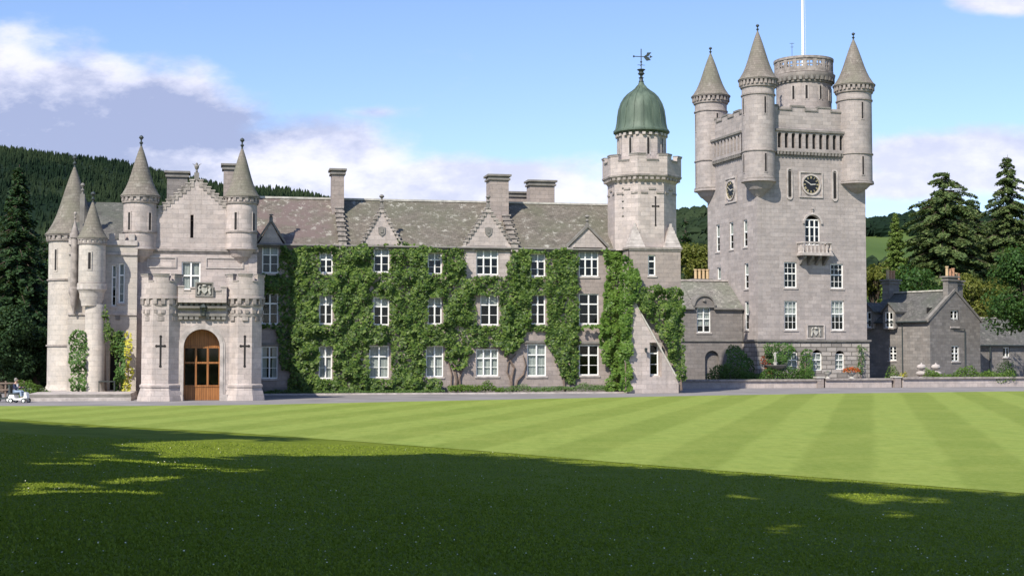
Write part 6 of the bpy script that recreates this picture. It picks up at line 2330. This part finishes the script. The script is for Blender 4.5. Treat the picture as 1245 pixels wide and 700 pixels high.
# ================================================================ TREES
def conifer(name, label, px, Y, top, r, seed, mat_='conifer', levels=26, droop=.25, base=.08, power=.8, z0=0.0, size=.55, nb=7, dens=1.0, ragged=.35, group=None, lean=0.0, up=0.0):
    g = at_depth(px, 430, Y)
    H = at_depth(px, top, Y).z - z0
    t = thing(name, Matrix.Translation((g.x, g.y, z0)), label, 'tree', group)
    rs = np.random.default_rng(seed)
    mb = MB()
    n = 9
    mb.tube([(lean * (k / n) ** 2, 0, H * k / n * .985) for k in range(n + 1)], [max(H * .018 * (1 - k / n * .97), .02) for k in range(n + 1)], 8)
    C, Nn, S = [], [], []
    for l in range(levels):
        f = base + (1 - base) * (l + rs.uniform(-.3, .3)) / levels
        f = min(max(f, base), .985)
        zc = H * f
        L0 = r * max(1 - f, .02) ** power + .12
        m = nb if f < .9 else 5
        a0 = rs.random() * 6.28
        for b_ in range(m):
            a = a0 + 2 * math.pi * b_ / m + rs.uniform(-.35, .35)
            zc = min(H * f + rs.uniform(-.75, .75) * H / levels * min(1, (1 - f) * 6), H * .985)
            L = L0 * (1 + rs.uniform(-ragged, ragged))
            dz = -droop * L + up * L
            d = np.array([math.cos(a), math.sin(a)])
            mb.tube([(lean * f * f, 0, zc), (lean * f * f + d[0] * L * .5, d[1] * L * .5, zc + dz * .35 + .08 * L), (lean * f * f + d[0] * L * .97, d[1] * L * .97, zc + dz)], [.05 + .012 * L, .04, .012], 4)
            k = max(int((14 + L * 22) * dens), 8)
            u = rs.random(k) ** .62
            wdt = L * .24 * (1 - u * .75) + .12
            side = rs.uniform(-1, 1, k) * wdt
            x = d[0] * u * L - d[1] * side + lean * f * f
            y = d[1] * u * L + d[0] * side
            zz = zc + dz * u ** 1.6 + .3 * L * u * (1 - u) * .6 - np.abs(side) * .3 + rs.normal(0, .07, k) - rs.random(k) * .22
            C.append(np.stack([x, y, zz], 1))
            Nn.append(np.stack([d[0] * .35 + rs.normal(0, .25, k), d[1] * .35 + rs.normal(0, .25, k), np.ones(k)], 1))
            S.append(rs.uniform(.55, 1.2, k) * size * (.7 + .3 * (1 - f)))
    mb.build('trunk', MAT['bark'], t)
    leaves('crown', np.concatenate(C), np.concatenate(Nn), np.concatenate(S), MAT[mat_], t, .45, .35, -.1)
    return t


def broadleaf(name, label, px, Y, top, bottom, r, seed, mat_='leaf_green', n=9000, size=.32, z0=0.0, lobes=26, group=None, ry=None):
    g = at_depth(px, 430, Y)
    zt = at_depth(px, top, Y).z; zb = at_depth(px, bottom, Y).z
    t = thing(name, Matrix.Translation((g.x, g.y, z0)), label, 'tree', group)
    rs = np.random.default_rng(seed)
    zc, hz = (zt + zb) / 2 - z0, (zt - zb) / 2
    ry = ry or r
    mb = MB()
    mb.tube([(0, 0, 0), (.1, 0, zc * .5), (0, .1, zc)], [hz * .07 + .12, hz * .05 + .1, .1], 8)
    C, Nn = [], []
    per = n // lobes
    for k in range(lobes):
        u = rs.normal(0, 1, 3); u /= np.linalg.norm(u)
        q = rs.uniform(.35, .82)
        c = np.array([u[0] * r * q, u[1] * ry * q, zc + u[2] * hz * q])
        mb.tube([(0, 0, zc * rs.uniform(.45, .9)), tuple(c * np.array([.55, .55, .0]) + np.array([0, 0, zc * .5 + c[2] * .5])), tuple(c)], [.09, .05, .015], 4)
        lr = rs.uniform(.22, .42) * min(r, hz)
        v = rs.normal(0, 1, (per, 3)); v /= np.linalg.norm(v, axis=1)[:, None]
        rad = rs.uniform(.35, 1.1, per) ** .5
        C.append(c + v * rad[:, None] * lr * np.array([1.15, 1.15, .75]))
        Nn.append(v * .8 + np.array([0, 0, .5]))
    mb.build('trunk', MAT['bark'], t)
    leaves('crown', np.concatenate(C), np.concatenate(Nn), rs.uniform(.6, 1.3, per * lobes) * size, MAT[mat_], t, .7, .55)
    return t


# right side
conifer('fir_tree', 'largest spreading fir rising behind the grey service house', 1150, 166, 206, 6.9, 3, 'conifer', 34, .2, .12, .46, size=.66, nb=10, ragged=.5, dens=1.9)
conifer('fir_tree', 'tallest narrow topped fir at the right edge', 1229, 172, 184, 6.2, 5, 'conifer', 34, .22, .12, .74, size=.62, nb=10, ragged=.5, dens=1.9)
conifer('fir_tree', 'fir beyond the right photo edge behind outbuilding', 1290, 165, 215, 6.0, 8, 'conifer', 24, .2, .1, .7, size=.7, nb=8, ragged=.4)
conifer('fir_tree', 'shorter dark fir filling the gap between two tall firs', 1192, 180, 262, 5.6, 9, 'conifer', 22, .2, .08, .55, size=.7, nb=9, ragged=.4, dens=1.4)
conifer('spire_conifer', 'slim bright green conifer beside the clock tower field', 1091, 162, 256, 2.9, 12, 'conifer_light', 38, .05, .05, .8, size=.42, nb=9, ragged=.25, up=.1, dens=2.6)
broadleaf('broadleaf_tree', 'yellow green tree low between clock tower and slim conifer', 1066, 168, 316, 372, 3.4, 21, 'leaf_yellow', 5000, .35)
broadleaf('broadleaf_tree', 'green tree mass behind the service house chimneys', 1118, 158, 318, 400, 4.2, 23, 'leaf_green', 8000, .35)
broadleaf('broadleaf_tree', 'olive tree behind the right end of the house', 1186, 156, 325, 410, 4.0, 24, 'leaf_yellow', 7000, .33)
broadleaf('broadleaf_tree', 'bright leafy tree overhanging the outbuilding at right edge', 1250, 133, 292, 418, 4.3, 25, 'leaf_green', 15000, .3, lobes=40)
broadleaf('broadleaf_tree', 'yellow green tree seen between dome tower and clock tower', 848, 175, 286, 345, 3.2, 27, 'leaf_yellow', 5000, .35)
conifer('fir_tree', 'dark conifer seen in the gap left of clock tower', 834, 185, 262, 3.6, 31, 'conifer_dark', 20, .25, .1, .8, size=.6)
conifer('fir_tree', 'broad mid green fir filling in right of the largest fir', 1183, 176, 236, 5.8, 61, 'conifer', 28, .2, .08, .6, size=.66, nb=10, ragged=.45, dens=1.7)
conifer('fir_tree', 'lower fir between slim light conifer and the largest fir', 1118, 182, 290, 4.6, 63, 'conifer', 22, .2, .06, .7, size=.62, nb=9, ragged=.4, dens=1.6)
# left side
conifer('spruce_tree', 'tall dark spruce left of the slender round tower', 20, 128, 196, 4.8, 41, 'conifer_dark', 34, .3, .03, .85, size=.62, nb=9, ragged=.22, dens=1.4)
conifer('spruce_tree', 'dark spruce just beyond the left photo edge', -28, 138, 225, 5.0, 43, 'conifer_dark', 30, .3, .03, .85, size=.65, nb=9, ragged=.22, dens=1.2)
conifer('spruce_tree', 'lower dark spruce directly behind the round tower', 53, 142, 290, 4.4, 45, 'conifer_dark', 24, .3, .03, .8, size=.62, nb=9, ragged=.22, dens=1.2)
broadleaf('broadleaf_tree', 'dark low evergreen mass at the bottom left behind fence', 4, 108, 362, 472, 3.1, 47, 'conifer_dark', 14000, .24, lobes=34)
broadleaf('broadleaf_tree', 'dark rounded evergreen between fence and round tower', 44, 112, 388, 474, 2.6, 49, 'conifer_dark', 11000, .24, lobes=30)
broadleaf('broadleaf_tree', 'dark evergreen beyond the left photo edge', -60, 110, 352, 474, 4.2, 51, 'conifer_dark', 12000, .26, lobes=34)

# ================================================================ WOOD BEHIND THE CAMERA THAT SHADES THE FOREGROUND
SH_EDGE = [(-700, 492), (-150, 504), (0, 512), (150, 521), (270, 527), (400, 536), (490, 547), (620, 554), (745, 565), (870, 575), (1000, 585), (1245, 603), (1500, 626), (2200, 720)]
LIT = [[(110, 540), (200, 535), (279, 532), (400, 538), (500, 543), (620, 550), (520, 551), (440, 553), (350, 554), (280, 559), (165, 549)],
       [(20, 563), (134, 547), (165, 552), (120, 567), (30, 567)],
       [(95, 594), (165, 573), (210, 567), (279, 568), (264, 579), (214, 585), (160, 595), (115, 611), (92, 609)],
       [(0, 579), (32, 575), (20, 585), (0, 590)],
       [(921, 640), (950, 635), (990, 637), (975, 650), (925, 650)], [(1067, 619), (1095, 614), (1130, 617), (1115, 629), (1070, 628)], [(1122, 664), (1167, 661), (1160, 672), (1126, 672)],
       [(846, 642), (891, 640), (885, 647), (850, 647)], [(1097, 640), (1134, 637), (1128, 647), (1100, 646)], [(1200, 615), (1246, 612), (1240, 621), (1205, 621)], [(1190, 640), (1235, 637), (1228, 645)]]
DAPPLE = [[(60, 548), (300, 556), (420, 556), (300, 580), (200, 604), (60, 606), (0, 600), (0, 565)], [(870, 596), (1050, 597), (1200, 606), (1200, 612), (1000, 612), (880, 604)], [(0, 600), (200, 605), (150, 630), (0, 640)]]
n = 800
tx, ty = rng.uniform(-75, 34, n), rng.uniform(-12, 95, n)
m_ = 7000
dd0 = rng.uniform(5, 70, m_)
aa0 = rng.uniform(-.46, .46, m_)
tx, ty = np.concatenate([aa0 * dd0, tx]), np.concatenate([dd0, ty])
tz = terrain(tx, ty)
ed = [ground(*p) for p in SH_EDGE]
ye = np.interp(tx, [e.x for e in ed], [e.y for e in ed])
cr = 1.25
k1 = ty < ye - cr * 1.5
ppx, ppy = project(np.stack([tx, np.maximum(ty, 2), tz], 1))
lit = np.zeros(len(tx), bool)
for q in LIT:
    lit |= inpoly(ppx, ppy, q) & (ty > 3)
k1 &= ~lit
tx, ty, tz, ye = tx[k1], ty[k1], tz[k1], ye[k1]
S3 = np.array(SUN)
CC, TR = [], []
for x, y, z_ in zip(tx, ty, tz):
    tt = (x + .46 * y + 2.5) / (-(S3[0] + .46 * S3[1])) if y > -5 else 14
    tt = max(tt, 13) + rng.uniform(0, 9)
    c = np.array([x, y, z_]) + S3 * tt
    if c[2] < 42:
        CC.append(c)
CC = np.array(CC)
# thin to a sensible number of leaf clumps
per = 26
v = rng.normal(0, 1, (len(CC), per, 3)); v /= np.linalg.norm(v, axis=2)[:, :, None]
v *= rng.uniform(.2, 1, (len(CC), per, 1)) ** .5 * cr
P = (CC[:, None, :] + v).reshape(-1, 3)
tg = (P[:, 2] - .7) / S3[2]
GP = P - S3[None, :] * tg[:, None]
tg = (P[:, 2] - terrain(GP[:, 0], GP[:, 1])) / S3[2]
GP = P - S3[None, :] * tg[:, None]
gx, gy = project(np.column_stack([GP[:, 0], np.maximum(GP[:, 1], 2), GP[:, 2]]))
gap = np.zeros(len(P), bool)
for q in LIT:
    gap |= inpoly(gx, gy, q) & (vnoise(np.column_stack([GP[:, 0] * 1.1, GP[:, 1] * .55, np.full(len(GP), 2.6)])) > .36)
dn = vnoise(np.column_stack([GP[:, 0] * .75, GP[:, 1] * .42, np.full(len(GP), 6.6)]))
for q in DAPPLE:
    gap |= inpoly(gx, gy, q) & (dn > .53)
gap &= (GP[:, 1] > 3) & (rng.random(len(P)) < .985)
P = P[~gap]
wood = leaves('woodland', P, rng.normal(0, 1, P.shape), rng.uniform(.42, .85, len(P)), MAT['canopy'], None, .8, .3)
tag(wood, 'tall leafy wood behind the viewpoint shading the near lawn', 'woodland', kind='stuff')
mb = MB()
idx_ = rng.choice(len(CC), 46, replace=False)
for i in idx_:
    c = CC[i]
    mb.tube([(c[0], c[1], -.2), (c[0] + .3, c[1], c[2] * .5), (c[0], c[1] + .2, c[2])], [.42, .3, .1], 8)
tk = mb.build('woodland_trunks', MAT['bark'])
tag(tk, 'bare trunks of the wood behind the viewpoint', 'woodland', kind='stuff')

# ================================================================ GRASS BLADES AND DAISIES
def near_points(n, dmin, dmax, spread=.44):
    d = dmin * (dmax / dmin) ** rng.random(n)
    a = rng.uniform(-spread, spread, n)
    return np.stack([a * d, d], 1)


Pn = near_points(230000, 7.5, 46)
dd_ = dist_inside(Pn[:, 0], Pn[:, 1])
Pn = Pn[dd_ > -.2]
zz = terrain(Pn[:, 0], Pn[:, 1])
n = len(Pn)
an = rng.uniform(0, math.pi, n)
wd = rng.uniform(.006, .016, n) * (1 + Pn[:, 1] / 30)
hh = rng.uniform(.007, .022, n) * (.6 + .9 * vnoise(np.column_stack([Pn * 1.3, np.full(n, 8.8)])))
V = np.empty((n, 4, 3))
dx, dy = np.cos(an) * wd, np.sin(an) * wd
lx, ly = rng.normal(0, .5, n) * hh, rng.normal(0, .5, n) * hh
V[:, 0] = np.stack([Pn[:, 0] - dx, Pn[:, 1] - dy, zz - .01], 1)
V[:, 1] = np.stack([Pn[:, 0] + dx, Pn[:, 1] + dy, zz - .01], 1)
V[:, 2] = np.stack([Pn[:, 0] + dx * .3 + lx, Pn[:, 1] + dy * .3 + ly, zz + hh], 1)
V[:, 3] = np.stack([Pn[:, 0] - dx * .3 + lx, Pn[:, 1] - dy * .3 + ly, zz + hh], 1)
MAT['blade'] = foliage('grass blades', [(.15, .205, .012), (.20, .26, .020), (.26, .31, .035)], .7, .2, .5)
g_ = quads('grass', V, MAT['blade'])
tag(g_, 'short rough grass of the near lawn in tree shade', 'grass', kind='stuff')
Pn = near_points(800, 9, 44)
Pn = Pn[dist_inside(Pn[:, 0], Pn[:, 1]) > .5]
clump = vnoise(np.column_stack([Pn * .35, np.full(len(Pn), 2.2)])) > .38
Pn = Pn[clump]
C = np.column_stack([Pn, terrain(Pn[:, 0], Pn[:, 1]) + .045])
o = leaves('daisies', C, np.tile([0, -.5, 1.0], (len(C), 1)), rng.uniform(.009, .018, len(C)) * (1 + C[:, 1] / 60), MAT['daisy'], None, .9, .3, 0)
tag(o, 'scattered small white daisies in the shaded grass', 'flowers', kind='stuff')
